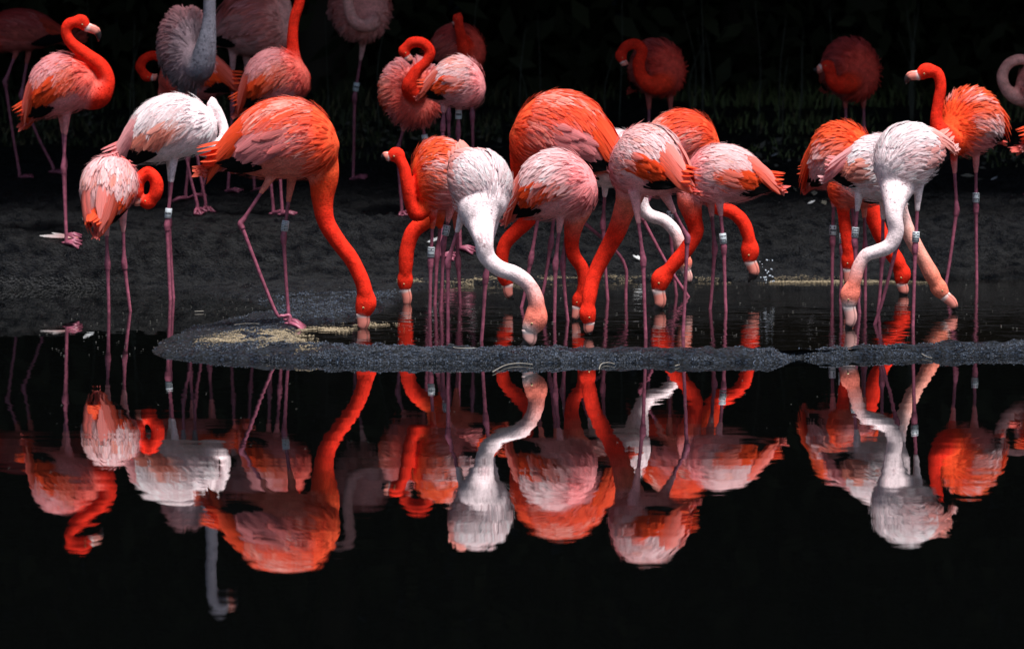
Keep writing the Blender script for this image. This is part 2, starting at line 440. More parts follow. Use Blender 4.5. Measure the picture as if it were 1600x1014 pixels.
def band_on_leg(th, org, p0, p1, r, code):
    """plastic ring round the leg between p0 (top) and p1 (bottom) with raised-ink code reading upwards"""
    p0 = np.array(p0); p1 = np.array(p1); ax = p1 - p0; Lh = np.linalg.norm(ax); ax /= Lh
    V, F = tube([p0, p0 + ax * .001, p1 - ax * .001, p1], [r * .9, r, r, r * .9], 16)
    b = centred('leg_band', V, F, M_BAND, th, org)
    s = np.cross(ax, (0, -1, 0)); s /= np.linalg.norm(s); o = np.cross(s, ax)
    if o[1] > 0: o = -o
    if s[0] < 0: s = -s
    V, F = [], []
    rows = len(code) * 4 - 1; cell = Lh * .86 / rows
    for ci, ch in enumerate(code):
        g = FONT[ch].split()
        for row in range(5):
            for colm in range(3):
                if g[row][colm] != '1': continue
                # letters turned a quarter so that the code runs along the leg
                a0 = Lh * .07 + (ci * 4 + colm) * cell; th0 = (2 - row) * .38 ; pts = []
                for (da, dt) in ((cell * .16, -.15), (cell * .84, -.15), (cell * .84, .15), (cell * .16, .15)):
                    ang = th0 + dt
                    pts.append(p0 + ax * (a0 + da) + (o * math.cos(ang) + s * math.sin(ang)) * (r + .0009))
                k = len(V); V += pts; F.append((k, k + 1, k + 2, k + 3))
    le = make_mesh('lettering', np.array(V) - np.asarray(org), F, M_INK, smooth=False)
    lo = bpy.data.objects.new('lettering', le); COL.objects.link(lo); lo.parent = b
    return b

def flamingo(label, mid, torso, neck, head, legs, pal='blush', group=None, big=True, ruffle=0.0, dens=1.0, wingout=0, arch=.28, droop=.55,
             foot_dir=None, facecol=None, bandcol=None, seedcol=.13, thigh=.035):
    """torso=(cx,cy,L,H,yaw,pitch[,w]); neck=[(px,py,dy,r)]; head=(cx,cy,dy,tipx,tipy,r,bend); legs=[[(px,py,dy)...3], opts]"""
    pl = PAL[pal]; NS = [.12, .66, .93] if pal == 'white' else [.12, .42, .9]
    Y0 = Yof(mid); S = Y0 / FPX
    cx, cy, Lp, Hp, yaw, pitch = torso[:6]; wr = torso[6] if len(torso) > 6 else .88
    c = W(cx, cy, Y0); a = Lp * S / 2; b = Hp * S / 2; w = b * wr
    yw, pt = math.radians(yaw), math.radians(pitch)
    f = np.array((math.cos(yw) * math.cos(pt), -math.sin(yw) * math.cos(pt), math.sin(pt)))
    sd = np.cross((0, 0, 1.0), f); sd /= np.linalg.norm(sd); up = np.cross(f, sd)
    M = np.stack([f, sd, up], 0)              # local -> world: p @ M
    org = np.array((c[0], c[1], max(0.0, ground_z(c[0], c[1]))))
    root = bpy.data.objects.new('flamingo', None); COL.objects.link(root)
    root.location = org; root.empty_display_size = .1
    root['label'] = label; root['category'] = 'flamingo'
    root['group'] = group or 'flamingos'

    def surf(t, ph):
        t = np.clip(t, -.999, .999)
        g = (1 - np.abs(t) ** 2.3) ** .5 * (1 + .10 * t) * (1 - .28 * np.maximum(-t, 0) ** 2)
        return np.stack([a * t, w * g * np.sin(ph), -b * arch * t * t + b * arch * .25 + b * g * np.cos(ph)], -1)
    def frame(t, ph):
        p = surf(t, ph); e = 2e-3
        tt = surf(t + e, ph) - surf(t - e, ph); tp = surf(t, ph + e) - surf(t, ph - e)
        n_ = np.cross(tp, tt)
        ctr = np.stack([a * t * .8, 0 * t, -b * arch * t * t], -1)
        sg = np.sign(np.sum(n_ * (p - ctr), -1)); n_ = n_ * sg[..., None]; n_ /= np.linalg.norm(n_, axis=-1)[..., None] + 1e-12
        tt /= np.linalg.norm(tt, axis=-1)[..., None] + 1e-12; tp /= np.linalg.norm(tp, axis=-1)[..., None] + 1e-12
        return p, n_, tt, tp

    A_ = lambda k: np.array(pl[k])
    def comb(p, N, D, t):
        '''towards the rump every plume turns to the tail instead of fanning out'''
        wq = (1 - sstep(-.88, -.40, t))[:, None]
        tg_ = np.array((-1.75 * a, 0, -b * (.45 + .75 * droop))) - p; tg_ /= np.linalg.norm(tg_, axis=1)[:, None]
        D2 = D / (np.linalg.norm(D, axis=1)[:, None] + 1e-9) * (1 - wq) + tg_ * wq
        N2 = N - tg_ * np.sum(N * tg_, 1)[:, None] * wq
        return N2 / (np.linalg.norm(N2, axis=1)[:, None] + 1e-9), D2
    def colour(t, h):
        n = len(t); r = rng.random(n); v = rng.normal(0, seedcol, n)
        wb = sstep(.30, .72, h + .25 * rng.normal(0, .35, n)); wbel = sstep(-.25, -.6, h)
        if True: wbel = 1 - sstep(-.62, -.30, h)
        band_w = (1 - wbel) * (1 - sstep(-.05, .38, h + rng.normal(0, .06, n))) * (1 - sstep(.25, .6, t))
        cc = A_('mid')[None] * np.ones((n, 1))
        cc = cc * (1 - wb[:, None]) + A_('back') * wb[:, None]
        zone = fbm(t * 1.6 + h * 2.2 + 9 + mid * .37, h * 3.0 - t * 1.2 + mid * .11, 2, 5) + rng.normal(0, .10, n)
        alt_w = (sstep(.40, .82, zone + (pl['pa'] - .2) * .45) * .9)[:, None]
        cc = cc * (1 - alt_w) + A_('alt') * alt_w
        cc = cc * (1 - band_w[:, None]) + A_('band') * band_w[:, None]
        cc = cc * (1 - wbel[:, None]) + A_('belly') * wbel[:, None]
        wc = sstep(.45, .85, t)[:, None]; cc = cc * (1 - wc) + A_('chest') * wc
        wt = (1 - sstep(-.95, -.6, t))[:, None] * .6; cc = cc * (1 - wt) + A_('tail') * wt
        return np.clip(cc * (1 + v[:, None]), .004, .92)

    # ---- body: torso + neck + head + thighs grown together, then the bare legs
    tg = np.linspace(-1, 1, 21); pg = np.linspace(-PI, PI, 25)[:-1]
    TV = []
    for t in tg: TV.append(surf(np.full(24, t), pg))
    TV = np.concatenate(TV) @ M + c
    TF = []
    for i in range(20):
        for k in range(24): TF.append((i * 24 + k, i * 24 + (k + 1) % 24, (i + 1) * 24 + (k + 1) % 24, (i + 1) * 24 + k))
    TF += [tuple(range(24)), tuple(range(20 * 24, 21 * 24))]
    parts = [(TV, TF)]
    npth = None
    if neck:
        st = c + (np.array((a * .45, 0, -b * arch * .1)) @ M)
        pts = [st] + [W(x, y, Y0 + dy) for x, y, dy, r in neck]
        rad = [neck[0][3] * S * .95] + [r * S * (.84 if i == 0 else 1) for i, (x, y, dy, r) in enumerate(neck)]
        if head: pts.append(W(head[0], head[1], Y0 + head[2])); rad.append(head[5] * S * .62)
        npth = catmull(pts, 7); nr = catmull(np.c_[rad, rad, rad], 7)[:, 0]
        nr = nr * (1 + .09 * (fbm(np.arange(len(nr)) * .45 + mid, np.full(len(nr), cx * .1), 2, 9) - .4))
        parts.append(tube(npth, nr, 18))
    if head:
        hx, hy, hdy, tx, ty, hr, bend = head
        hr *= S
        hc = W(hx, hy, Y0 + hdy); tipw = W(tx, ty, Y0 + hdy)
        fd = tipw - hc; bl = np.linalg.norm(fd); fd /= bl
        A0 = npth[-6]
        back = (A0 - hc); back /= np.linalg.norm(back) + 1e-9
        # skull: an egg from the nape to the face
        face = hc + fd * hr * .95
        hp = catmull([hc + back * hr * 1.35, hc + back * hr * .75, hc, hc + fd * hr * .7, hc + fd * hr * 1.25], 4)
        hrr = catmull(np.array([.62, .86, 1.0, .84, .60])[:, None] * np.ones((1, 3)) * hr, 4)[:, 0]
        parts.append(tube(hp, hrr, 16, flat=.72))
    footspecs = []
    for lg in legs:
        pts = [W(x, y, Y0 + dy) for x, y, dy in lg[0]]
        kn = pts[1]; hip = pts[0]
        dirn = kn - hip
        p0 = hip - dirn / np.linalg.norm(dirn) * .05 ; p2 = hip + dirn * .38
        parts.append(tube([p0, hip, p2], [thigh * .8, thigh * .55, .010], 10))
    V, F = join(parts)
    tmp = bpy.data.meshes.new('tmp'); tmp.from_pydata([tuple(map(float, v)) for v in V], [], F); tmp.update()
    to = bpy.data.objects.new('tmp', tmp); COL.objects.link(to)
    rm = to.modifiers.new('r', 'REMESH'); rm.mode = 'VOXEL'; rm.voxel_size = .0062 if big else .0085
    sm = to.modifiers.new('s', 'SMOOTH'); sm.factor = .6; sm.iterations = 5 if big else 3
    dg = bpy.context.evaluated_depsgraph_get(); em = to.evaluated_get(dg).to_mesh()
    nv = len(em.vertices); BV = np.empty(nv * 3, np.float32); em.vertices.foreach_get('co', BV); BV = BV.reshape(-1, 3).astype(float)
    nf = len(em.polygons); BF = np.empty(nf * 4, np.int32); em.loops.foreach_get('vertex_index', BF); BF = BF.reshape(-1, 4)
    to.evaluated_get(dg).to_mesh_clear(); bpy.data.objects.remove(to); bpy.data.meshes.remove(tmp)
    # colours
    loc = (BV - c) @ M.T
    t_ = np.clip(loc[:, 0] / a, -1, 1); zc = loc[:, 2] + b * arch * t_ * t_ - b * arch * .25
    rr = np.sqrt((loc[:, 1] / w) ** 2 + (zc / b) ** 2); h_ = zc / b / (rr + 1e-6)
    bc = np.zeros((nv, 3))
    sv = seedcol; tmpc = PAL[pal]['pa']
    e_ = np.sqrt((loc[:, 0] / a) ** 2 + (loc[:, 1] / w) ** 2 + (zc / b) ** 2)
    base = np.array(pl['mid']) * np.ones((nv, 3))
    wb = sstep(.2, .7, h_)[:, None]; base = base * (1 - wb) + np.array(pl['back']) * wb
    wl_ = (1 - sstep(-.6, -.2, h_))[:, None]; base = base * (1 - wl_) + np.array(pl['belly']) * wl_
    wc = sstep(.4, .8, t_)[:, None]; base = base * (1 - wc) + np.array(pl['chest']) * wc
    bc = base
    if npth is not None:
        best = np.full(nv, 1e9); bi = np.zeros(nv, int)
        for i in range(len(npth)):
            d = np.linalg.norm(BV - npth[i], axis=1) - nr[i]
            m_ = d < best; best[m_] = d[m_]; bi[m_] = i
        s_ = bi / (len(npth) - 1); ncs = np.array(pl['neck'])
        nc = np.stack([np.interp(s_, NS, ncs[:, k]) for k in range(3)], 1)
        wn_ = sstep(1.02, 1.35, e_) * (best < .03)
        wn_ = np.maximum(wn_, sstep(.22, .4, s_) * (best < .02) * (e_ > 1.0))[:, None]
        bc = bc * (1 - wn_) + nc * wn_
        if head:
            hd = np.linalg.norm(BV - face, axis=1)
            wh = (1 - sstep(hr * .30, hr * (1.3 if pal in ('white', 'pearl') else .62), np.linalg.norm(BV - (hc + fd * hr * 1.2), axis=1)))[:, None]; fc = np.array(facecol or ((.72, .62, .60) if pal in ('white', 'pearl', 'blush') else (.74, .50, .46)))
            bc = bc * (1 - wh) + fc * wh
    bc = bc * (1 + .10 * rng.normal(0, 1, (nv, 1)).clip(-1.5, 1.5) * .5)
    # bare legs with joint bulbs and webbed feet
    LV, LF = [], []
    for li, lg in enumerate(legs):
        pts = [W(x, y, Y0 + dy) for x, y, dy in lg[0]]; opt = lg[1] if len(lg) > 1 else {}
        hip, kn, ft = pts[0], pts[1], pts[-1]
        gz = ground_z(ft[0], ft[1])
        if ft[2] < gz + .12 or opt.get('wade', True):
            dd = pts[-1] - pts[-2]; k = (ft[2] - (gz + .008)) / max(-dd[2], .02)
            ft = ft + dd * k if abs(k) < 1.2 else np.array((ft[0], ft[1], gz + .008))
            pts[-1] = ft
            if abs(k) >= 1.2: pts.insert(-1, W(*lg[0][-1][:2], Y0 + lg[0][-1][2]))
            gz2 = ground_z(ft[0], ft[1]); ft[2] = gz2 + .008
        path = [hip, hip * .6 + kn * .4]; rad = [.0115, .0092]
        u1 = (kn - hip) / np.linalg.norm(kn - hip); nx_ = pts[2]; u2 = (nx_ - kn) / np.linalg.norm(nx_ - kn)
        path += [kn - u1 * .05, kn - u1 * .02, kn, kn + u2 * .022, kn + u2 * .05]; rad += [.0095, .0135, .0165, .0145, .0100]
        for q in pts[2:-1]: path.append(q); rad.append(.0088)
        path += [ft - (ft - path[-1]) * .5, ft + np.array((0, 0, .03)), ft]; rad += [.0085, .0095, .011]
        path = np.array(path); cr_ = catmull(path, 5); rr_ = catmull(np.c_[rad, rad, rad], 5)[:, 0]
        LV.append(tube(cr_, rr_ * .80 * opt.get('k', 1.0), 10))
        # foot
        fdx = foot_dir if foot_dir is not None else yaw
        fdx = opt.get('foot', fdx); fa = math.radians(fdx)
        fw_ = np.array((math.cos(fa), -math.sin(fa), 0)); sw = np.array((-fw_[1], fw_[0], 0))
        tips = []
        for sp in (-.42, 0, .42):
            tp_ = ft + (fw_ * math.cos(sp) + sw * math.sin(sp)) * .070
            tp_[2] = ground_z(tp_[0], tp_[1]) + .006; tips.append(tp_)
            LV.append(tube([ft, (ft + tp_) / 2 + np.array((0, 0, .008)), tp_], [.010, .0075, .0045], 7))
        bk = ft - fw_ * .02; LV.append(tube([ft, bk], [.008, .004], 6))
        web = [ft + (0, 0, .002), (ft * .35 + tips[0] * .65) + (0, 0, .003), tips[0] * .9 + ft * .1, tips[1] * .9 + ft * .1, tips[2] * .9 + ft * .1]
        web = [ft + np.array((0, 0, .004)), tips[0] * .88 + ft * .12, tips[1] * .9 + ft * .1, tips[2] * .88 + ft * .12]
        wv = np.array(web + [q - np.array((0, 0, .004)) for q in web])
        LV.append((wv, [(0, 1, 2), (0, 2, 3), (4, 6, 5), (4, 7, 6), (0, 4, 5, 1), (1, 5, 6, 2), (2, 6, 7, 3), (3, 7, 4, 0)]))
        if 'band' in opt:
            fr = opt.get('at', .82); l_ = np.linalg.norm(kn - hip)
            q0 = hip + (kn - hip) * (fr - .021 / l_); q1 = hip + (kn - hip) * (fr + .021 / l_)
            band_on_leg(root, org, q0, q1, .0145, opt['band'])
    if LV:
        lv, lf = join(LV)
        lf4 = np.array([q if len(q) == 4 else (q[0], q[1], q[2], q[2]) for q in lf])
        # quads only for the fast path: triangles are stored apart
        tri = [q for q in lf if len(q) == 3]; quad = [q for q in lf if len(q) == 4]
        lc = np.array(LEGC) * (.62 + .8 * fbm(lv[:, 2] * 22 + mid, lv[:, 0] * 30, 3, 33))[:, None] * (1 + .08 * rng.normal(0, 1, (len(lv), 1)).clip(-1, 1))
        allV = np.vstack([BV, lv]); allC = np.vstack([bc, lc])
        me = bpy.data.meshes.new('body')
        loops = np.concatenate([BF.ravel(), (np.array(quad) + nv).ravel(), (np.array(tri) + nv).ravel()]).astype(np.int32)
        starts = np.concatenate([np.arange(0, nf * 4 + len(quad) * 4, 4), nf * 4 + len(quad) * 4 + np.arange(0, len(tri) * 3, 3)]).astype(np.int32)
        me.vertices.add(len(allV)); me.vertices.foreach_set('co', (allV - org).astype(np.float32).ravel())
        me.loops.add(len(loops)); me.loops.foreach_set('vertex_index', loops)
        me.polygons.add(len(starts)); me.polygons.foreach_set('loop_start', starts); me.update(calc_edges=True)
        me.polygons.foreach_set('use_smooth', np.ones(len(starts), bool))
        me.materials.append(M_PLUSH); me.materials.append(M_LEG)
        me.polygons.foreach_set('material_index', np.concatenate([np.zeros(nf), np.ones(len(starts) - nf)]).astype(np.int32))
        ca = me.color_attributes.new('Col', 'FLOAT_COLOR', 'POINT'); c4 = np.ones((len(allV), 4), np.float32); c4[:, :3] = allC
        ca.data.foreach_set('color', c4.ravel()); me.update()
    else:
        me = make_mesh('body', BV - org, BF, M_PLUSH, cols=bc)
    bo = bpy.data.objects.new('body', me); COL.objects.link(bo); bo.parent = root

    # ---- bill and eyes
    if head:
        lat = np.array((0, -1.0, 0)); lat = lat - fd * np.dot(lat, fd); lat /= np.linalg.norm(lat)
        perp = np.cross(lat, fd)
        Bp = hc + fd * hr * .95; Ln = np.linalg.norm(tipw - Bp)
        bb = (bend if abs(bend) > .07 else .07 * (1 if bend >= 0 else -1)) * 1.7
        tq = np.linspace(0, 1, 9)[:, None]
        kq = catmull([Bp, Bp + (tipw - Bp) * .24 + perp * bb * .55 * Ln, Bp + (tipw - Bp) * .50 + perp * bb * Ln, Bp + (tipw - Bp) * .78 + perp * bb * .72 * Ln, tipw], 2)
        bp_ = kq
        br = np.array([.66, .62, .60, .60, .57, .50, .39, .25, .07]) * hr
        V, F = tube(bp_, br, 28, flat=.66, ref=lat)
        kk_ = np.concatenate([np.tile(np.arange(28), 9), [1, 1]]); ring = np.repeat(np.arange(9), 28); ring = np.concatenate([ring, [0, 8]])
        pk = np.array(((.78, .40, .36) if pal in ('white', 'pearl') else (.76, .24, .19))); bl_ = np.array((.012, .010, .012)); wt_ = np.array((.72, .66, .64))
        seam = (((kk_ == (3 if bb < 0 else 25)) | (kk_ == (11 if bb < 0 else 17))) & (ring >= 1) & (ring < 6))[:, None]
        cc = np.where((ring >= (6 if hy > 400 and bend < .12 else 5))[:, None], bl_, np.where(seam, pk * .40, np.where((ring < 1)[:, None], wt_ * .55 + pk * .45, np.where((ring == 1)[:, None], wt_ * .8 + pk * .2, pk))))
        centred('bill', V, F, M_BILL, root, org, cols=cc)
        # upper mandible ridge line
        for sgn in (1, -1):
            ec = hc + lat * sgn * hr * .62 + fd * hr * .42 + perp * (-np.sign(bend) if bend else 1) * hr * .12
            er = hr * .105
            th = np.linspace(0, PI, 7); ev = []
            for q in th:
                for k in range(10):
                    ev.append(ec + lat * sgn * er * .8 * math.cos(q) + er * math.sin(q) * (math.cos(2 * PI * k / 10) * fd + math.sin(2 * PI * k / 10) * perp))
            ef = [(i * 10 + k, i * 10 + (k + 1) % 10, (i + 1) * 10 + (k + 1) % 10, (i + 1) * 10 + k) for i in range(6) for k in range(10)]
            mi = [1 if i < 1 else 0 for i in range(6) for k in range(10)]
            centred('eye', ev, np.array(ef), [M_EYE, M_PUPIL], root, org, midx=mi)

    # ---- plumage
    D_ = 1.0 if big else .55
    fs = 1.0 if big else 1.25
    def emit(name, groups, parent=root, **props):
        V = np.vstack([g[0] for g in groups]); C = np.vstack([g[2] for g in groups]); U = np.vstack([g[3] for g in groups]); NR = np.vstack([g[4] for g in groups]) @ M
        off = 0; FF = []
        for g in groups: FF.append(g[1] + off); off += len(g[0])
        o = centred(name, (V @ M) + c, np.vstack(FF), M_FEATHER, parent, org, cols=C, uvs=U, nrms=NR, props=props)
        return o
    n = int(1250 * D_ * dens)
    t = 1 - 1.93 * (np.arange(n) + .5) / n + rng.normal(0, .03, n); t = np.clip(t, -.96, .95)
    ph = rng.uniform(-PI, PI, n)
    p, N, tt, tp = frame(t, ph)
    dr = np.sign(ph)[:, None] * tp * (droop * np.sin(np.abs(ph)) * .6)[:, None]
    D = -tt + dr + rng.normal(0, .05, (n, 3))
    N, D = comb(p, N, D, t)
    cl = colour(t, np.cos(ph))
    sz = (.056 + .034 * (1 - t)) * fs * (a / .2)
    g0 = feathers(p, N, D, sz, sz * .20, cl * .97, np.clip(cl * 1.03 + .01, 0, .9), lift=.02 + .26 * ruffle * rng.random(n), R=b * 1.1, z0=-.002, jit=1)
    gl = [g0]
    # loose filaments of down that fray the outline
    n = int(520 * D_ * dens); t = rng.uniform(-.95, .9, n); ph = rng.uniform(-PI, PI, n)
    p, N, tt, tp = frame(t, ph)
    D = -tt + np.sign(ph)[:, None] * tp * (droop * np.sin(np.abs(ph)) * .6)[:, None] + rng.normal(0, .16, (n, 3))
    N, D = comb(p, N, D, t)
    cl = colour(t, np.cos(ph)); sz = rng.uniform(.035, .07, n) * (1 - .35 * (t < -.6))
    gl.append(feathers(p, N, D, sz, np.full(n, .0042), cl, np.clip(cl * 1.05 + .03, 0, .92), lift=(.10 if big else .03) + .10 * rng.random(n) + .2 * ruffle, R=b * 1.4, z0=.006, point=1.0))
    if npth is not None:
        # small plumes running up the base of the neck
        n = int(1000 * D_); s0 = rng.random(n) ** 1.1 * .93; kx = (s0 * (len(npth) - 1)); k0 = kx.astype(int); fr = (kx - k0)[:, None]
        q = npth[k0] * (1 - fr) + npth[k0 + 1] * fr; T_ = npth[k0 + 1] - npth[k0]; T_ /= np.linalg.norm(T_, axis=1)[:, None]
        rd = nr[k0]; rv = rng.normal(0, 1, (n, 3)); rv -= T_ * np.sum(rv * T_, 1)[:, None]; rv /= np.linalg.norm(rv, axis=1)[:, None]
        ncs2 = np.array(pl['neck']); cn = np.stack([np.interp(s0, NS, ncs2[:, k]) for k in range(3)], 1)
        wc2 = (1 - sstep(.08, .25, s0))[:, None]; cn = cn * (1 - wc2) + A_('chest') * wc2
        Pn = (q + rv * (rd * .985)[:, None] - c) @ M.T; Nn_ = rv @ M.T; Dn = -T_ @ M.T + rng.normal(0, .12, (n, 3))
        cn = cn * (1 + .08 * rng.normal(0, 1, (n, 1))); sn = rng.uniform(.028, .046, n) * np.interp(s0, [0, .25, .93], [1.3, .6, .28])
        gl.append(feathers(Pn, Nn_, Dn, sn, sn * .42, cn * .97, cn, lift=.04, R=np.maximum(rd * 3, .03), z0=-.0008, jit=1))
    emit('plumage', gl, kind='stuff')
    # wings
    for sgn in (1, -1):
        n = int(520 * D_ * dens)
        t = .66 - 1.30 * (np.arange(n) + rng.random(n)) / n; ph = sgn * rng.uniform(.12, 1.72 - .15 * np.maximum(t, 0), n)
        p, N, tt, tp = frame(t, ph)
        D = -tt + sgn * tp * (.15 + droop * np.abs(np.sin(ph)))[:, None] + rng.normal(0, .05, (n, 3))
        N, D = comb(p, N, D, t)
        cl = colour(t, np.cos(ph)); sz = (.075 + .03 * (.6 - t)) * (a / .2) * (.9 + .3 * rng.random(n))
        shell = .003 + .007 * (1 - sstep(.3, .7, t))
        g1 = feathers(p, N, D, sz, sz * .17, cl * .97, np.clip(cl * 1.05 + .012, 0, .9), lift=.012 + .40 * ruffle * rng.random(n), R=b * 1.2, z0=shell, jit=1)
        # second layer along the lower edge: longer secondary coverts
        n = int(34 * D_)
        t = rng.uniform(-.62, .42, n); ph = sgn * rng.uniform(1.2, 1.75, n)
        p, N, tt, tp = frame(t, ph)
        D = -tt + sgn * tp * .35 + rng.normal(0, .05, (n, 3))
        cl = colour(t, np.full(n, -.1)); sz = .13 * (a / .2) * (.85 + .3 * rng.random(n))
        g2 = feathers(p, N, D, sz, sz * .26, cl * .9, cl, lift=.05, R=b * 1.6, z0=.008)
        # dark flight feathers tucked below the coverts
        n = 6
        t = np.linspace(-.25, -.6, n); ph = sgn * np.linspace(2.25, 1.85, n)
        p, N, tt, tp = frame(t, ph)
        D = -tt + np.array((0, 0, -.10)) + rng.normal(0, .02, (n, 3))
        cb = np.ones((n, 3)) * np.array((.010, .009, .010))
        g3 = feathers(p, N, D, np.full(n, .70 * a), np.full(n, .19 * a), cb, cb, lift=.03, R=1.2, z0=.011, point=.8)
        wg = emit('wing', [g1, g2, g3], kind='stuff')
        # the long drooping scapulars, one by one
        n = 8 if big else 5
        for k in range(n):
            q = (k + .5) / n
            t = np.array([-.28 - .38 * q + rng.normal(0, .03)]); ph = np.array([sgn * (.22 + 1.35 * q)])
            p, N, tt, tp = frame(t, ph)
            tgt = np.array((-1.52 * a, sgn * .10 * w * (1 + q), -b * (.30 + .75 * droop)))
            D = tgt[None] - p; dist = float(np.linalg.norm(D)); D = D / dist + rng.normal(0, .018 + .06 * ruffle, (1, 3))
            mixc = (A_('tail') * (.55 + .45 * q) + A_('back') * (.45 - .45 * q))[None]
            mixc = np.clip(mixc * (1 + rng.normal(0, .1)), .01, .9)
            gg = feathers(p, N, D, np.array([min(dist * rng.uniform(.80, .97), a * 1.25)]), np.array([a * .22]), mixc, np.clip(mixc * 1.05 + .03, 0, .9), lift=.05 + .25 * ruffle, R=b * (1.5 + 2.5 * q), z0=.008 + .0015 * k, point=.7, jit=1)
            emit('feather', [gg], parent=wg)
    n = 11
    q = np.linspace(-1, 1, n); t = np.full(n, -.88); ph = q * 2.2
    p, N, tt, tp = frame(t, ph)
    p = p * .92
    D = np.array((-1.50 * a, 0, -b * (.42 + .75 * droop))) - p; D /= np.linalg.norm(D, axis=1)[:, None]; D += rng.normal(0, .03, (n, 3))
    N = np.stack([np.zeros(n), q * .6, np.ones(n)], 1); N /= np.linalg.norm(N, axis=1)[:, None]
    cl = A_('tail')[None] * (1 + rng.normal(0, .12, (n, 1)))
    g = feathers(p, N, D, .60 * a * (1 - .15 * np.abs(q)), np.full(n, .20 * a), np.clip(cl, 0, .9), np.clip(cl * 1.05 + .03, 0, .9), lift=.0, R=.5, point=.4)
    emit('tail', [g], kind='stuff')
    return root

# ------------------------------------------------------------------ the flock
PAL['pearlred'] = dict(PAL['pearl'], neck=[WHT, (.84, .40, .33), (.84, .22, .14)])
GF = 'flamingos feeding and wading in the shallow pool'
GB = 'flamingos standing on the dark bank behind'
def K(pts, *rd):
    return pts

# front rows, in the pool and at its edge
flamingo('scarlet flamingo striding beside the grain at the pool tip, neck arched down to the water', 525,
    (437, 222, 188, 124, 8, 6), [(495, 238, 0, 37), (505, 275, 0, 25), (504, 310, 0, 17.5), (509, 345, 0, 14.5), (527, 376, 0, 13), (549, 405, 0, 12.5), (564, 435, 0, 12), (570, 455, 0, 12.5)],
    (572, 474, 0, 558, 519, 17, .10),
    [[[(425, 275, -.04), (376, 350, -.04), (428, 482, -.04), (452, 505, -.04)]], [[(455, 285, .05), (443, 370, .05), (451, 507, .05)], {'band': 'OHH', 'at': .80}]], 'scarlet', GF, droop=.5)
flamingo('white flamingo with coral head dipped in the pool, nearest to the mud rim', 545,
    (748, 288, 128, 100, 62, -44), [(749, 328, -.08, 41), (752, 354, -.13, 22), (756, 376, -.2, 15.5), (760, 400, -.2, 14), (779, 419, -.2, 13), (806, 429, -.2, 12.5), (827, 446, -.2, 12), (838, 472, -.2, 13)],
    (837, 499, -.2, 812, 541, 19, .16),
    [[[(722, 338, -.02), (700, 409, -.02), (700, 545, -.02)]], [[(775, 338, .0), (759, 432, .0), (752, 545, .0)]]], 'white', GF, ruffle=.06, foot_dir=60)
flamingo('orange backed flamingo holding its head up, dark bill tip turned to open bank', 500,
    (694, 274, 110, 106, 170, -14), [(664, 322, -.04, 16), (651, 334, -.06, 12), (642, 318, -.07, 10.5), (636, 290, -.08, 10), (631, 262, -.08, 9.5)],
    (620, 241, -.08, 597, 250, 12, -.16),
    [[[(677, 330, -.03), (673, 408, -.03), (671, 520, -.03)], {'band': 'HI'}], [[(703, 330, .04), (693, 380, .04), (688, 515, .04)], {'band': '2E0', 'at': .6}]], 'orange', GF, ruffle=.06, droop=.8)
flamingo('flamingo mostly hidden behind the head-up bird, red neck hanging straight into the pool', 486,
    (716, 290, 105, 86, 185, -8), [(680, 332, 0, 20), (662, 347, 0, 13.5), (645, 363, 0, 12.5), (636, 390, 0, 12), (634, 415, 0, 11.5)],
    (633, 438, 0, 632, 484, 13, .05),
    [[[(690, 335, 0), (683, 398, 0), (679, 495, 0)]], [[(712, 335, .05), (716, 410, .05), (720, 495, .05)]]], 'scarlet', GF)
flamingo('large scarlet flamingo with a high rounded back behind the pale pink one', 492,
    (882, 215, 172, 132, 188, 12), [(830, 208, 0, 26), (812, 206, .0, 12), (806, 235, .02, 10), (810, 275, .06, 11), (823, 312, .07, 12), (829, 338, .07, 12.5), (808, 360, .07, 12), (790, 380, .07, 11), (784, 405, .07, 10.5)],
    (789, 432, .07, 803, 468, 13, -.1),
    [[[(852, 275, 0), (830, 403, 0), (814, 492, 0)]], [[(872, 275, .06), (861, 380, .06), (845, 480, .06)]]], 'scarlet', GF)
flamingo('pale pink flamingo with orange wing edge, neck dropping behind its legs', 514,
    (866, 293, 138, 104, 20, 16), [(902, 322, .02, 30), (898, 350, .03, 15), (893, 378, .03, 12), (897, 400, .03, 11), (910, 420, .03, 10.5), (912, 445, .03, 10)],
    (904, 468, .03, 893, 503, 11, .05),
    [[[(876, 338, -.03), (868, 412, -.03), (866, 520, -.03)]], [[(888, 338, .03), (879, 412, .03), (888, 520, .03)]]], 'blush', GF, ruffle=.15)
flamingo('pale pink flamingo whose dark red neck hangs in its own shadow', 539,
    (1014, 256, 130, 110, 212, 8), [(985, 300, .09, 28), (975, 330, .12, 17), (962, 365, .12, 15), (943, 400, .11, 13), (928, 432, .09, 12), (921, 462, .06, 12)],
    (918, 490, .04, 924, 524, 14, -.05),
    [[[(994, 318, -.04), (1005, 406, -.04), (1009, 538, -.04)]], [[(1043, 312, .05), (1074, 371, .05), (1067, 538, .05)]]], 'blush', GF, foot_dir=200, droop=.4)
flamingo('coral flamingo with its tail stretched out over open mud, black bill tip in the pool', 496,
    (1134, 275, 134, 90, 172, 2), [(1085, 288, 0, 30), (1078, 313, -.01, 21), (1083, 340, -.01, 14.5), (1087, 364, 0, 12.5), (1072, 390, 0, 12), (1055, 410, 0, 11.5)],
    (1033, 436, 0, 1016, 490, 16, .14),
    [[[(1110, 312, .04), (1117, 388, .04), (1110, 485, .04)]], [[(1124, 312, -.04), (1131, 386, -.04), (1134, 492, -.04)], {'band': 'I0'}]], 'blush', GF, droop=.25, arch=.18)
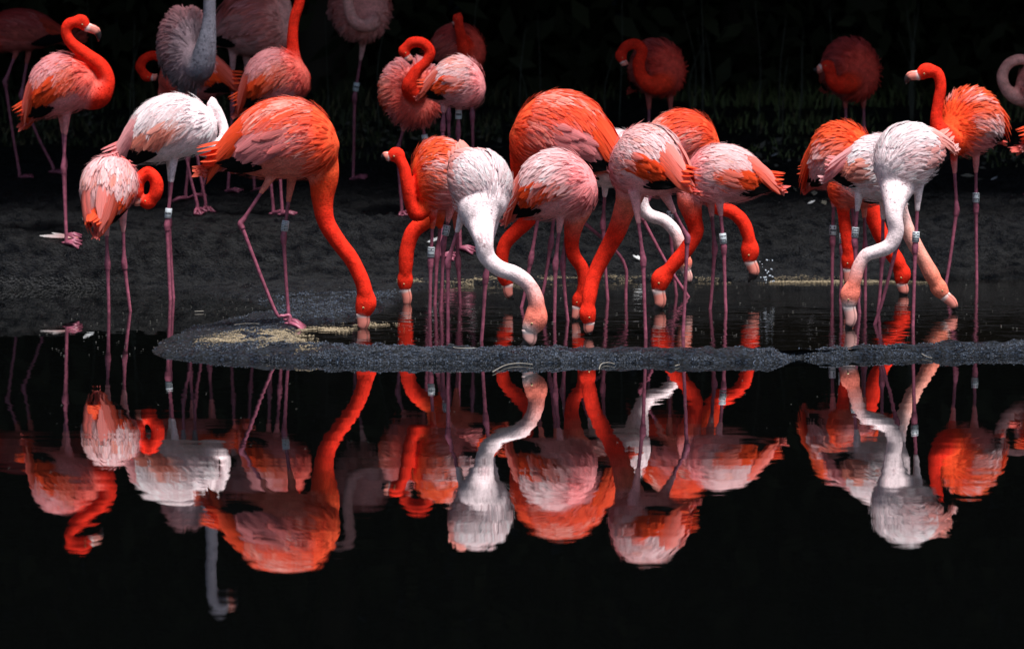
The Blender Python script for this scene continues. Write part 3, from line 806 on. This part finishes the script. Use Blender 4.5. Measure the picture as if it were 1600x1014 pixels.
flamingo('pink and orange flamingo behind, red neck hooked round beside the splash', 474,
    (1062, 224, 128, 92, 8, 5), [(1100, 258, 0, 28), (1110, 295, 0, 18), (1120, 322, 0, 13), (1143, 331, 0, 11), (1160, 346, 0, 11), (1169, 368, 0, 10.5)],
    (1172, 392, 0, 1169, 441, 15, .14),
    [[[(1040, 262, -.02), (1001, 337, -.02), (1062, 448, -.02)]], [[(1047, 262, .04), (1047, 354, .04), (1056, 460, .04)], {'band': 'S', 'at': .82}]], 'scarlet', GF, ruffle=.2)
flamingo('white flamingo almost hidden between the scarlet back and the pale pink body', 480,
    (958, 252, 122, 86, 14, 3), [(995, 285, .02, 24), (1001, 318, .02, 13), (1014, 336, .02, 10.5), (1038, 345, .02, 10), (1055, 363, .02, 10), (1065, 388, .02, 10)],
    (1070, 410, .02, 1074, 446, 12, .05),
    [[[(946, 285, 0), (942, 350, 0), (949, 470, 0)]], [[(928, 285, .05), (906, 342, .05), (962, 392, .05), (978, 420, .05)]]], 'white', GF)
flamingo('ruffled orange flamingo at the outer side of the banded group', 470,
    (1316, 250, 112, 104, 32, 14), [(1345, 285, -.07, 24), (1358, 316, -.08, 16), (1367, 343, -.08, 14), (1377, 368, -.08, 13), (1391, 392, -.08, 12), (1402, 408, -.08, 12)],
    (1410, 428, -.08, 1405, 467, 14, .12),
    [[[(1303, 295, .0), (1301, 374, .0), (1300, 462, .0)], {'band': '1'}], [[(1330, 295, .05), (1336, 380, .05), (1344, 470, .05)]]], 'orange', GF, ruffle=.4)
flamingo('low red flamingo bending behind the white ones, bill beside the banded legs', 482,
    (1340, 292, 96, 66, 190, 4), [(1318, 305, 0, 18), (1318, 332, 0, 10), (1321, 358, 0, 10), (1324, 385, 0, 10.5)],
    (1326, 406, 0, 1320, 450, 13, .06),
    [[[(1319, 312, 0), (1316, 387, 0), (1313, 480, 0)], {'band': 'H8', 'at': .8}], [[(1350, 312, .05), (1352, 390, .05), (1352, 478, .05)]]], 'scarlet', GF)
flamingo('white flamingo with dark flight feathers below its back and a pink neck reaching out', 500,
    (1368, 266, 118, 100, 22, -10), [(1398, 318, .02, 24), (1412, 347, .04, 13), (1426, 376, .04, 12), (1443, 406, .04, 11.5), (1456, 430, .04, 13)],
    (1467, 450, .04, 1494, 489, 14, .0),
    [[[(1342, 305, -.03), (1335, 376, -.03), (1343, 500, -.03)], {'band': '0B'}], [[(1380, 312, .04), (1379, 400, .04), (1372, 495, .04)]]], 'pearlred', GF, ruffle=.1)
flamingo('white flamingo flecked with peach, neck kinked sideways and a pink bill dipping', 520,
    (1421, 246, 132, 98, 140, -24), [(1402, 288, -.06, 36), (1398, 314, -.12, 19), (1397, 338, -.15, 13.5), (1400, 362, -.15, 12.5), (1390, 384, -.15, 12), (1370, 393, -.15, 11), (1353, 399, -.15, 10.5), (1342, 416, -.15, 10.5), (1336, 436, -.15, 11)],
    (1328, 461, -.15, 1320, 518, 16, .10),
    [[[(1400, 300, .03), (1403, 378, .03), (1367, 516, .03)]], [[(1435, 298, -.03), (1430, 386, -.03), (1426, 530, -.03)], {'band': 'X0'}]], 'white', GF, ruffle=.14)
flamingo('small peach flamingo preening, its neck curled in a ring beside the white one', 487,
    (170, 296, 118, 88, 292, 38), [(188, 268, .12, 26), (203, 296, .12, 14), (214, 300, .12, 10.5), (217, 283, .12, 10), (231, 270, .12, 10), (244, 283, .12, 10.5), (243, 303, .12, 11)],
    (232, 316, .12, 205, 311, 12, .12),
    [[[(166, 345, 0), (168, 412, 0), (170, 487, 0)]], [[(192, 335, .04), (194, 412, .04), (204, 490, .04)]]], 'blush', GF, ruffle=.2, foot_dir=300)
flamingo('white flamingo with an orange streaked wing, head held behind its own neck', 468,
    (262, 205, 158, 100, 8, 18), [(315, 222, -.02, 27), (335, 231, .0, 15), (348, 222, .03, 10), (350, 204, .04, 8.5), (344, 185, .05, 8.5), (336, 170, .05, 9)],
    (330, 160, .05, 342, 186, 10, .1),
    [[[(272, 248, -.03), (261, 352, -.03), (266, 472, -.03)], {'band': 'I', 'k': 1.1}], [[(266, 248, .05), (264, 346, .05), (271, 470, .05)]]], 'pearl', GF)
flamingo('bright orange ruffled flamingo standing tall behind the white flecked one', 455,
    (1517, 194, 104, 98, 138, 0), [(1490, 218, -.08, 32), (1473, 210, -.12, 18), (1463, 190, -.13, 10.5), (1466, 160, -.13, 9), (1470, 135, -.13, 9), (1464, 114, -.13, 9)],
    (1447, 111, -.13, 1415, 133, 12.5, -.16),
    [[[(1490, 240, -.02), (1495, 328, -.02), (1478, 452, -.02)]], [[(1525, 240, .05), (1525, 324, .05), (1526, 453, .05)], {'band': 'CE'}]], 'orange', GF, ruffle=.6)

# the bank behind
flamingo('coral flamingo on the bank by the fallen white feather, neck looped over its back', 444,
    (96, 136, 124, 92, 12, 26), [(136, 148, -.02, 28), (155, 148, -.05, 20), (167, 127, -.05, 13), (158, 104, -.05, 12), (136, 87, -.05, 11), (113, 69, -.05, 9.5), (103, 51, -.05, 8.5), (109, 37, -.05, 9)],
    (127, 34, -.05, 154, 66, 11.5, .16),
    [[[(104, 182, -.02), (99, 262, -.02), (103, 366, -.02)]], [[(97, 182, .04), (101, 256, .04), (103, 356, .04)]]], 'coral', GB)
flamingo('dim red flamingo cut by the frame edge, two bent legs on the dark bank', 378,
    (34, 50, 128, 64, 182, -2), [(-20, 50, 0, 20), (-42, 25, 0, 9), (-48, -15, 0, 8), (-44, -50, 0, 8)], (-55, -62, 0, -78, -50, 9, .2),
    [[[(28, 75, 0), (8, 128, 0), (25, 243, 0)], {'foot': 0}], [[(46, 75, .05), (33, 150, .05), (72, 246, .05)], {'foot': 0}]], 'scarlet_shade', GB, big=False, droop=.3)
flamingo('ashy grey flamingo with a tall upright pale neck rising out of the picture', 420,
    (290, 82, 106, 124, 72, 8, .62), [(312, 105, -.14, 28), (322, 72, -.18, 16), (327, 30, -.18, 10.5), (327, -20, -.18, 9.5), (326, -70, -.18, 9), (329, -95, -.18, 9)], (340, -106, -.18, 366, -90, 11, .16),
    [[[(284, 140, 0), (285, 215, 0), (309, 334, 0)]], [[(302, 140, .05), (303, 210, .05), (321, 326, .05)]]], 'ash', GB, big=True, ruffle=.45)
flamingo('coral flamingo behind the ashy one, its neck curled into a ring', 405,
    (303, 118, 112, 84, 176, 0), [(262, 148, 0, 20), (259, 120, 0, 8), (256, 98, 0, 7.5), (242, 87, 0, 7.5), (226, 92, 0, 7.5), (219, 106, 0, 8)], (228, 119, 0, 250, 126, 9, .1),
    [[[(300, 155, 0), (296, 230, 0), (291, 298, 0)]], [[(330, 155, .04), (326, 235, .04), (318, 296, .04)]]], 'coral', GB, big=False)
flamingo('dusky rose flamingo at the top edge behind the orange tailed one', 395,
    (394, 38, 122, 108, 18, 4), [(438, 60, -.05, 22), (448, 32, -.06, 10), (446, 4, -.06, 8.5), (430, -14, -.06, 8.5)], (415, -10, -.06, 402, 8, 10, .1),
    [[[(364, 88, 0), (363, 165, 0), (357, 292, 0)]], [[(385, 88, .05), (390, 180, .05), (397, 293, .05)]]], 'rose', GB, big=False)
flamingo('pink flamingo with an orange tail and an upright red neck, above the striding one', 425,
    (428, 126, 112, 86, 12, 24), [(466, 122, 0, 24), (460, 96, 0, 12), (457, 62, 0, 9), (460, 30, 0, 8.5), (468, 2, 0, 8.5), (460, -18, 0, 8.5)], (447, -22, 0, 432, -4, 10, .1),
    [[[(430, 162, 0), (436, 240, 0), (440, 322, 0)]], [[(418, 162, .05), (420, 235, .05), (426, 322, .05)]]], 'coral', GB)
flamingo('dusky rose flamingo balanced on one banded leg under the top edge', 382,
    (562, 18, 98, 104, 76, 4), [(582, 34, -.14, 16), (567, 41, -.19, 10.5), (551, 30, -.20, 9.5), (544, 5, -.20, 8.5), (541, -30, -.20, 8.5), (546, -62, -.2, 8.5), (540, -80, -.2, 8.5)], (527, -87, -.2, 504, -78, 10, .2),
    [[[(568, 64, 0), (554, 152, 0), (552, 277, 0)], {'band': 'I', 'foot': 10}]], 'rose', GB, big=False)
flamingo('coral flamingo facing out with its neck folded in an S over its breast', 425,
    (643, 150, 92, 104, 74, 8), [(648, 148, -.13, 21), (640, 136, -.17, 13.5), (650, 113, -.18, 10), (666, 97, -.18, 8.5), (672, 81, -.18, 8.5), (661, 68, -.18, 8.5), (643, 67, -.18, 8.5)], (631, 80, -.18, 642, 102, 9.5, .0),
    [[[(634, 190, .03), (621, 235, .03), (628, 340, .03)]], [[(660, 190, -.02), (665, 225, -.02), (668, 330, -.02)], {'band': 'I', 'at': .8}]], 'coral', GB, ruffle=.5)
flamingo('white and pink flamingo with a dark wing slit, in front of a dim red one', 440,
    (714, 131, 92, 76, 12, 0), [(738, 135, .08, 18), (742, 112, .13, 9), (725, 102, .15, 8.5)], (708, 108, .15, 690, 118, 9, .1),
    [[[(694, 165, 0), (692, 198, 0), (690, 340, 0)]], [[(717, 165, .05), (716, 205, .05), (718, 335, .05)], {'band': 'I', 'at': .35}]], 'blush', GB)
flamingo('dim dark red flamingo behind the white and pink one, neck straight up', 400,
    (713, 78, 100, 74, 36, 6), [(728, 88, -.1, 16), (722, 62, -.13, 8.5), (716, 36, -.13, 8)], (716, 27, -.13, 708, 44, 9, .1),
    [[[(702, 108, 0), (701, 180, 0), (702, 290, 0)]], [[(736, 108, .05), (738, 180, .05), (740, 290, .05)]]], 'scarlet_shade', GB, big=False, ruffle=.04)
flamingo('dim red flamingo with a glowing hook of neck, alone against the black wood', 395,
    (1026, 110, 98, 88, 58, 4), [(1040, 126, -.12, 22), (1020, 134, -.19, 14.5), (1003, 122, -.2, 11), (998, 100, -.2, 10), (1004, 80, -.2, 8.5), (993, 69, -.2, 8.5), (977, 74, -.2, 8.5)], (970, 87, -.2, 977, 108, 9.5, .0),
    [[[(1014, 148, 0), (1014, 215, 0), (1014, 284, 0)]], [[(1047, 148, .05), (1048, 215, .05), (1048, 282, .05)]]], 'scarlet_shade', GB, big=False, ruffle=.04)
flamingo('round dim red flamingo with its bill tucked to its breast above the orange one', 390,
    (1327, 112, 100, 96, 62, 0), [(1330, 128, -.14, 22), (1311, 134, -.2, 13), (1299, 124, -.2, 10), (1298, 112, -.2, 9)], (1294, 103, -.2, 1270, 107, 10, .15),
    [[[(1321, 152, 0), (1322, 205, 0), (1322, 284, 0)]], [[(1349, 152, .05), (1350, 205, .05), (1350, 282, .05)]]], 'scarlet_shade', GB, big=False, ruffle=.04)
flamingo('greyish flamingo cut by the frame edge, only its curled pale neck showing', 400,
    (1634, 132, 98, 80, 188, 0), [(1596, 152, -.02, 18), (1574, 142, -.04, 10), (1566, 119, -.04, 9), (1576, 100, -.04, 8.5), (1594, 93, -.04, 8.5)], (1610, 98, -.04, 1622, 118, 9.5, .0),
    [[[(1624, 168, 0), (1622, 230, 0), (1622, 290, 0)]], [[(1645, 168, .05), (1646, 230, .05), (1646, 290, .05)]]], 'rose', GB, big=False)
flamingo('orange tailed flamingo outside the frame edge, only its tail tip inside', 450,
    (1668, 186, 118, 86, 8, 16), [(1705, 180, 0, 24), (1722, 150, 0, 11), (1726, 110, 0, 9), (1722, 80, 0, 9)], (1734, 70, 0, 1758, 88, 11, -.2),
    [[[(1662, 228, 0), (1660, 310, 0), (1664, 420, 0)]], [[(1680, 228, .05), (1682, 310, .05), (1680, 420, .05)]]], 'orange', GB, big=False)

# ------------------------------------------------------------------ grain, feathers, twigs, splash
M_GRAIN, _n, _l, _b = mat('grain_seed', (.30, .21, .10), .7)
oi = _n.new('ShaderNodeAttribute'); oi.attribute_name = 'Col'; _l.new(oi.outputs['Color'], _b.inputs['Base Color'])

def speck_mesh(name, P, size, cols, mat_, flat=.6):
    n = len(P); base = np.array([(1, 0, -.3), (-.5, .87, -.3), (-.5, -.87, -.3), (0, 0, 1)]) * (1, 1, flat)
    ang = rng.random(n) * 2 * PI; ca, sa = np.cos(ang), np.sin(ang); st = rng.uniform(.6, 1.5, n)
    s = size * rng.uniform(.6, 1.3, n)
    V = np.empty((n, 4, 3))
    for i, b_ in enumerate(base):
        x_, y_ = b_[0] * st, b_[1] / st
        V[:, i, 0] = P[:, 0] + s * (x_ * ca - y_ * sa); V[:, i, 1] = P[:, 1] + s * (x_ * sa + y_ * ca); V[:, i, 2] = P[:, 2] + s * b_[2]
    k = np.arange(n)[:, None] * 4
    F = (k[:, :, None] + np.array([(0, 1, 3), (1, 2, 3), (2, 0, 3), (0, 2, 1)])[None]).reshape(-1, 3)
    return make_mesh(name, V.reshape(-1, 3), F, mat_, cols=np.repeat(cols, 4, 0), smooth=False)

def scatter_px(blobs, z=.05):
    out = []
    for (px, py, rx, ry, n) in blobs:
        for _ in range(n):
            a_ = random.gauss(0, .5); b_ = random.gauss(0, .5)
            if abs(a_) > 1.3 or abs(b_) > 1.3: continue
            g = G(px + a_ * rx, py + b_ * ry, z); out.append((g[0], g[1]))
    P = np.array(out); cl_ = fbm(P[:, 0] * 9, P[:, 1] * 9, 3, 41)
    P = P[cl_ > .38]
    z_ = np.maximum(terrain(P[:, 0], P[:, 1]), .0) ; z_ = np.where(sdist(P[:, 0], P[:, 1], POOL) > .02, np.maximum(z_, .031), z_)
    return np.c_[P, z_ + .002]
GP = scatter_px([(400, 520, 70, 7, 5200), (350, 526, 40, 5, 1600), (440, 526, 45, 10, 3600), (500, 508, 60, 4, 1900), (560, 500, 50, 3, 900), (450, 538, 40, 4, 900)])
gc = np.array((.25, .195, .12)) * rng.uniform(.35, 1.2, (len(GP), 1))
link('grain', speck_mesh('grain', GP, .0033, gc, M_GRAIN), None, kind='stuff', label='scattered tan feed grain on the mud beside the pool', category='grain')
out = []
for _ in range(9000):
    px = random.uniform(620, 1530) ; py = 439 + random.gauss(0, 1.3) + (4 if px < 740 else 0)
    g = G(px, py, .035); out.append(g[:2])
P = np.array(out); P = P[fbm(P[:, 0] * 3, P[:, 1] * 3, 3, 51) > np.where(P[:, 0] > .95, .50, .36)]
P = np.c_[P, np.maximum(terrain(P[:, 0], P[:, 1]), .031) + .002]
link('grain', speck_mesh('grain', P, .0033, np.array((.24, .19, .115)) * rng.uniform(.3, 1.1, (len(P), 1)), M_GRAIN), None, kind='stuff', label='line of washed-up grain along the far edge of the pool', category='grain')
# crumbs of wet mud along the rim and the tip
qx = rng.uniform(-2.45, 2.45, 150000); qy = 21.75 + 3.0 * rng.random(150000) ** 1.7
dl_ = sdist(qx, qy, LAND); dp_ = sdist(qx, qy, POOL); ok = (rng.random(150000) < .12 + .88 * sstep(-1.35, -.75, qx)) & (dl_ > -.012) & (dp_ < .02) & (fbm(qx * 5, qy * 6, 3, 61) > .34)
P = np.c_[qx[ok], qy[ok]][:36000]; P = np.c_[P, terrain(P[:, 0], P[:, 1]) + .001]
M_CRUMB = mat('mud_crumb', (.1, .1, .1), .38, .6)[0]
_a = M_CRUMB.node_tree.nodes.new('ShaderNodeAttribute'); _a.attribute_name = 'Col'
M_CRUMB.node_tree.links.new(_a.outputs['Color'], M_CRUMB.node_tree.nodes['Principled BSDF'].inputs['Base Color'])
cm = np.array((.021, .030, .047)) * (rng.random((len(P), 1)) ** 2.2 * 2.4 + .10)
link('mud_crumbs', speck_mesh('mud_crumbs', P, .0040, cm, M_CRUMB, .8), None, kind='stuff', label='crumbs of wet blue-grey mud along the pool rim', category='mud crumbs')
# pale specks on the open water and the mud
M_SPECK = mat('pale_speck', (.20, .20, .18), .7)[0]
n = 90
P = np.array([G(random.uniform(0, 1600), random.triangular(590, 760, 600), 0.001) for _ in range(n)])
link('floating_specks', speck_mesh('floating_specks', P, .0022, np.ones((n, 3)) * .2, M_SPECK, .2), None, kind='stuff', label='tiny pale specks floating on the black water', category='debris')
P = np.array([G(random.uniform(60, 1590), random.uniform(445, 545), .031) for _ in range(500)])
P[:, 2] = np.maximum(terrain(P[:, 0], P[:, 1]), np.where(sdist(P[:, 0], P[:, 1], POOL) > 0, .031, .001)) + .002
link('floating_specks', speck_mesh('floating_specks', P, .003, np.ones((len(P), 3)) * .3, M_SPECK, .3), None, kind='stuff', label='tiny pale specks on the pool and its mud', category='debris')

def put_on_ground(px, py, lo=23.0, hi=33.0):
    """where the sight line through the pixel meets the terrain"""
    ys = np.linspace(lo, hi, 1200); d = ray(px, py); xs = d[0] / d[1] * ys; zs = CAM_H + d[2] / d[1] * ys
    tz = terrain(xs, ys); k = np.argmax(zs <= tz) if np.any(zs <= tz) else 1199
    return np.array((xs[k], ys[k], tz[k]))

def loose_feather(px, py, length, ang, col, label, tipcol=None, name='loose_feather', lift=.2, width=.3, lo=21.5):
    p = put_on_ground(px, py, lo)
    d = np.array([[math.cos(ang), math.sin(ang) * .5, .05]])
    V, F, C, U, _q = feathers(np.array([(0, 0, .012)]), np.array([(0, 0, 1.0)]), d, np.array([length]), np.array([length * width]), np.array([col]), np.array([tipcol or col]), lift=lift, R=.4, cup=.6)
    V2, F2, C2, U2, _q = feathers(np.array([(0, 0, .010)]), np.array([(0, .2, 1.0)]), d + np.array([[0, .25, .0]]), np.array([length * .7]), np.array([length * width]), np.array([col]), np.array([tipcol or col]), lift=lift * 1.6, R=.4, cup=.6)
    o = link(name, make_mesh(name, np.vstack([V, V2]), np.vstack([F, F2 + len(V)]), M_FEATHER, cols=np.vstack([C, C2]), uvs=np.vstack([U, U2])))
    o.location = p; o['label'] = label; o['category'] = 'feather'; o['group'] = 'moulted feathers on the mud'
loose_feather(122, 376, .17, PI, (.75, .30, .28), 'large white and pink feather lying at the foot of the coral flamingo', (.82, .80, .80), width=.26)
for px, py, lab in [(145, 352, 'small white down feather beside the large one on the bank'), (668, 382, 'white down tuft behind the two banded legs'),
                    (745, 352, 'tiny pale feather on mud beneath the ruffled pale bird'), (1205, 250, 'white fleck of down at the grass edge near the coral tail'),
                    (1548, 284, 'white down fleck behind the tall orange bird'), (1420, 323, 'pale down beside the neck of the white flecked bird'),
                    (325, 268, 'tiny down fleck between far pink feet'), (1262, 322, 'single down fleck on bare mud by the orange tail'), (1008, 410, 'pale feather scrap on the mud above the grain line')]:
    loose_feather(px, py, .035 if 'tiny' in lab or 'fleck' in lab else .055, random.uniform(0, 3), (.78, .80, .82), lab, width=.55, lift=.4)

M_TWIG = mat('bleached_twig', (.24, .22, .19), .7)[0]
for i, (pts, lab) in enumerate([([(936, 558), (940, 550), (950, 548), (960, 550)], 'curved pale twig on the crest of the mud rim below the feeding heads'),
                 ([(770, 562), (790, 552), (812, 549), (832, 551)], 'long thin pale twig on the rim under the white neck'),
                 ([(1440, 536), (1448, 539), (1456, 541)], 'short pale twig at the rim near the kinked neck'),
                 ([(366, 504), (385, 502), (405, 503)], 'straight pale straw on the mud tip'),
                 ([(706, 533), (712, 541), (745, 541)], 'forked straw lying in the pool by the legs'),
                 ([(304, 470), (318, 469.5)], 'short straw floating off the bank'),
                 ([(1055, 553), (1062, 551)], 'tiny twig stub on the rim')]):
    q = []
    for (x_, y_) in pts:
        g = G(x_, y_, .05); z_ = max(terrain(np.array([g[0]]), np.array([g[1]]))[0], .031 if i in (4,) else 0.0); q.append((g[0], g[1], z_ + .006))
    V, F = tube(catmull(q, 4) if len(q) > 2 else q, np.full(len(catmull(q, 4)) if len(q) > 2 else len(q), .0018), 6)
    o = link('twig', make_mesh('twig', V - V[0], F, M_TWIG)); o.location = V[0]; o['label'] = lab; o['category'] = 'twig'; o['group'] = 'pale twigs and straws'

# splash of drops where the hooked neck feeds
M_DROP, _n, _l, _b = mat('water_drop', (.45, .52, .6), .08)
dv, df = [], []
sp = W(1200, 425, Yof(474) - .02)
for _ in range(30):
    ctr = sp + np.array((random.gauss(0, .016), random.gauss(0, .02), random.uniform(-.045, .055))); r_ = random.uniform(.001, .0036)
    V, F = tube([ctr + np.array((0, 0, k * r_ * random.uniform(.9, 1.7))) for k in (-1, -.4, .4, 1)], [r_ * .2, r_, r_, r_ * .2], 6); dv.append((V, F))
V, F = join(dv); o = link('splash_drops', make_mesh('splash_drops', V - sp, F, M_DROP)); o.location = sp
o['kind'] = 'stuff'; o['label'] = 'little splash of bright drops beside the hooked red neck'; o['category'] = 'splash'

# ------------------------------------------------------------------ grass, weeds, reeds
def leafcloud(P, N, L, Wd, mat_, name, cols, droop=.3):
    D = rng.normal(0, 1, P.shape); D[:, 2] -= droop
    D -= N * np.sum(D * N, 1)[:, None]; D /= np.linalg.norm(D, axis=1)[:, None]
    S = np.cross(D, N); n = len(P)
    V = np.empty((n, 4, 3)); V[:, 0] = P; V[:, 1] = P + D * (L * .5)[:, None] + S * (Wd * .5)[:, None]; V[:, 2] = P + D * L[:, None] - N * (L * .12)[:, None]; V[:, 3] = P + D * (L * .5)[:, None] - S * (Wd * .5)[:, None]
    F = np.arange(n * 4).reshape(-1, 4)
    return make_mesh(name, V.reshape(-1, 3), F, mat_, cols=np.repeat(cols, 4, 0), smooth=False)

def colmat(name, rough=.6, spec=.3):
    m, n_, l_, b_ = mat(name, rough=rough, spec=spec)
    a_ = n_.new('ShaderNodeAttribute'); a_.attribute_name = 'Col'; l_.new(a_.outputs['Color'], b_.inputs['Base Color'])
    return m
M_GRASS = colmat('grass_blade', .55); M_LEAF = colmat('dark_leaf', .7, .15); M_BARK = mat('bark', (.035, .028, .022), .9)[0]

n = 26000
x = rng.uniform(-7, 7, n); y = 28.9 + 3.6 * rng.random(n) ** .8
keep = fbm(x * 1.4, y * 1.4, 3, 71) > (.52 - .12 * sstep(29, 31, y)); x, y = x[keep], y[keep]; n = len(x)
z = terrain(x, y); h = rng.uniform(.02, .075, n) * (1 + .9 * sstep(30, 32, y))
lean = rng.normal(0, .35, (n, 2)); w_ = .005
V = np.empty((n, 5, 3)); an = rng.uniform(0, PI, n); ca, sa = np.cos(an) * w_, np.sin(an) * w_
for i, (k, s_) in enumerate([(0, 1), (0, -1), (.55, .7), (.55, -.7), (1, 0)]):
    V[:, i, 0] = x + lean[:, 0] * h * k * k + ca * s_; V[:, i, 1] = y + lean[:, 1] * h * k * k + sa * s_; V[:, i, 2] = z + h * k - .01
kk = np.arange(n)[:, None] * 5
fl = [(0, 1, 3, 2)]; F4 = (kk[:, :, None] + np.array(fl)[None]).reshape(-1, 4)
F3 = (kk[:, :, None] + np.array([(2, 3, 4, 4)])[None]).reshape(-1, 4)[:, :3]
gcol = np.array((.040, .050, .018)) * rng.uniform(.5, 1.3, (n, 1)) * (1 + 2.2 * np.exp(-((x - 1.5) / .8) ** 2) + .8 * np.exp(-((x - 2.7) / .5) ** 2))[:, None]; paler = rng.random(n) < .12; gcol[paler] = np.array((.12, .10, .05))  # some dry straw blades mixed in
me = bpy.data.meshes.new('grass'); loops = np.concatenate([F4.ravel(), F3.ravel()]).astype(np.int32)
starts = np.concatenate([np.arange(0, F4.size, 4), F4.size + np.arange(0, F3.size, 3)]).astype(np.int32)
me.vertices.add(n * 5); me.vertices.foreach_set('co', V.astype(np.float32).ravel()); me.loops.add(len(loops)); me.loops.foreach_set('vertex_index', loops)
me.polygons.add(len(starts)); me.polygons.foreach_set('loop_start', starts); me.update(calc_edges=True); me.materials.append(M_GRASS)
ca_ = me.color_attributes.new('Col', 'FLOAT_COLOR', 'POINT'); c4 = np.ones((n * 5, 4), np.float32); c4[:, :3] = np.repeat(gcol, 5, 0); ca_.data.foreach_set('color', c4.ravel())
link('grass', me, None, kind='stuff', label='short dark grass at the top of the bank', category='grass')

# pale leaf litter in the grass
P = []
for (px, py, sx_, sy_, m_) in [(170, 195, 30, 10, 14), (560, 200, 60, 8, 40), (600, 215, 80, 12, 50), (760, 210, 60, 15, 36), (1210, 240, 50, 16, 40), (1270, 290, 30, 10, 10), (1560, 250, 40, 20, 16), (30, 200, 60, 20, 16)]:
    for _ in range(m_):
        q = put_on_ground(px + random.gauss(0, sx_), py + random.gauss(0, sy_), 26.5, 33); P.append(q + np.array((0, 0, .01)))
P = np.array(P); Nn = np.tile((0, -.3, 1.0), (len(P), 1)) + rng.normal(0, .3, (len(P), 3)); Nn /= np.linalg.norm(Nn, axis=1)[:, None]
lc_ = np.array((.17, .16, .13)) * rng.uniform(.3, 1.3, (len(P), 1))
link('leaf_litter', leafcloud(P, Nn, rng.uniform(.03, .08, len(P)), rng.uniform(.015, .035, len(P)), M_LEAF, 'leaf_litter', lc_), None, kind='stuff', label='pale fallen leaves scattered in the dark grass', category='leaf litter')

# thin reed stems in front of the wood
M_REED = mat('reed_stem', (.035, .04, .028), .6)[0]
for i in range(34):
    px = random.choice([random.uniform(760, 980), random.uniform(1080, 1300), random.uniform(1080, 1300), random.uniform(60, 900), 1425]); yb = random.uniform(30.3, 31.8)
    X = ray(px, 200)[0] / ray(px, 200)[1] * yb; zb = ground_z(X, yb); hh = random.uniform(.35, .75)
    p = np.array([(0, 0, -.02), (random.gauss(0, .01), 0, hh * .5), (random.gauss(0, .05), random.gauss(0, .04), hh)])
    V, F = tube(catmull(p, 4), np.linspace(.004, .0015, 9), 5)
    o = link('reed', make_mesh('reed', V, F, M_REED)); o.location = (X, yb, zb)
    o['label'] = 'thin grey-green reed stem standing in the dark strip before the wood'; o['category'] = 'reed'; o['group'] = 'thin reed stems'

# ------------------------------------------------------------------ the dark wood that closes the far bank, with unseen crowns added for shade
def tree(x0, y0, hgt, crown_c, crown_r, nleaf, label, group, leaf=(.16, .28), trunk_r=.16, col=(.040, .046, .024)):
    zb = ground_z(x0, y0)
    r = bpy.data.objects.new('tree', None); COL.objects.link(r); r.location = (x0, y0, zb)
    r['label'] = label; r['category'] = 'tree'; r['group'] = group
    cc = np.array(crown_c, float); cr = np.array(crown_r, float)
    top = cc + (0, 0, cr[2] * .3)
    pth = catmull([(x0, y0, zb - .1), (x0 + .1, y0, zb + hgt * .25), (x0 * .6 + cc[0] * .4, y0 * .6 + cc[1] * .4, zb + hgt * .6), top], 5)
    pr = [tube(pth, np.linspace(trunk_r, .04, len(pth)), 9)]
    for k in range(7):
        a_ = rng.uniform(0, 2 * PI); q = pth[int(len(pth) * rng.uniform(.45, .8))]
        e_ = cc + cr * np.array((math.cos(a_) * .75, math.sin(a_) * .75, rng.uniform(-.4, .4)))
        pr.append(tube(catmull([q, (q + e_) / 2 + (0, 0, .15), e_], 4), np.linspace(.05, .012, 9), 6))
    V, F = join(pr); tm = make_mesh('trunk', V - np.array((x0, y0, zb)), F, M_BARK); o = bpy.data.objects.new('trunk', tm); COL.objects.link(o); o.parent = r
    # leaves in clumps
    nc = 60; cen = rng.normal(0, 1, (nc, 3)); cen /= np.linalg.norm(cen, axis=1)[:, None]; cen *= rng.uniform(.35, 1, (nc, 1)) ** .6
    idx = rng.integers(0, nc, nleaf); off = rng.normal(0, 1, (nleaf, 3)) * .2
    P = cc + (cen[idx] + off) * cr
    P[:, 2] = np.maximum(P[:, 2], zb + .05)
    N = rng.normal(0, 1, (nleaf, 3)) + (0, -.2, .8); N /= np.linalg.norm(N, axis=1)[:, None]
    L = rng.uniform(leaf[0], leaf[1], nleaf)
    cl = np.array(col) * rng.uniform(.5, 1.3, (nleaf, 1)) * (rng.uniform(.75, 1.2, nc)[idx])[:, None]
    me = leafcloud(P - np.array((x0, y0, zb)), N, L, L * .45, M_LEAF, 'crown', cl); o = bpy.data.objects.new('crown', me); COL.objects.link(o); o.parent = r; o['kind'] = 'stuff'
    return r
for i, xx in enumerate(np.linspace(-12, 12, 9)):
    tree(xx + rng.normal(0, .3), 34.6 + rng.normal(0, .3), 4.5, (xx, 34.0, 2.1), (2.2, 1.5, 2.6), 12000, 'dark evergreen of the understorey closing the black background', 'understorey of the dark wood', leaf=(.14, .26), trunk_r=.10, col=(.028, .034, .018))
for i, xx in enumerate(np.linspace(-11, 11, 8)):  # out-of-frame crowns, placed over the back row to keep light off it
    tree(xx + rng.normal(0, .4), 33.2 + rng.normal(0, .4), 7, (xx, 29.5 + rng.normal(0, .12), 4.6), (2.5, 3.3, 1.3), 16000, 'unseen tall dark tree added so its crown shades the far bank', 'unseen trees added to shade the far bank', leaf=(.28, .5))
for i, xx in enumerate(np.linspace(-18, 18, 9)):
    tree(xx, 39 + rng.normal(0, 1), 12, (xx, 36.5, 8.0), (3.6, 4.0, 4.5), 9000, 'tall dark tree deep in the wood behind the bank', 'deep trees of the dark wood', leaf=(.4, .8), trunk_r=.25)
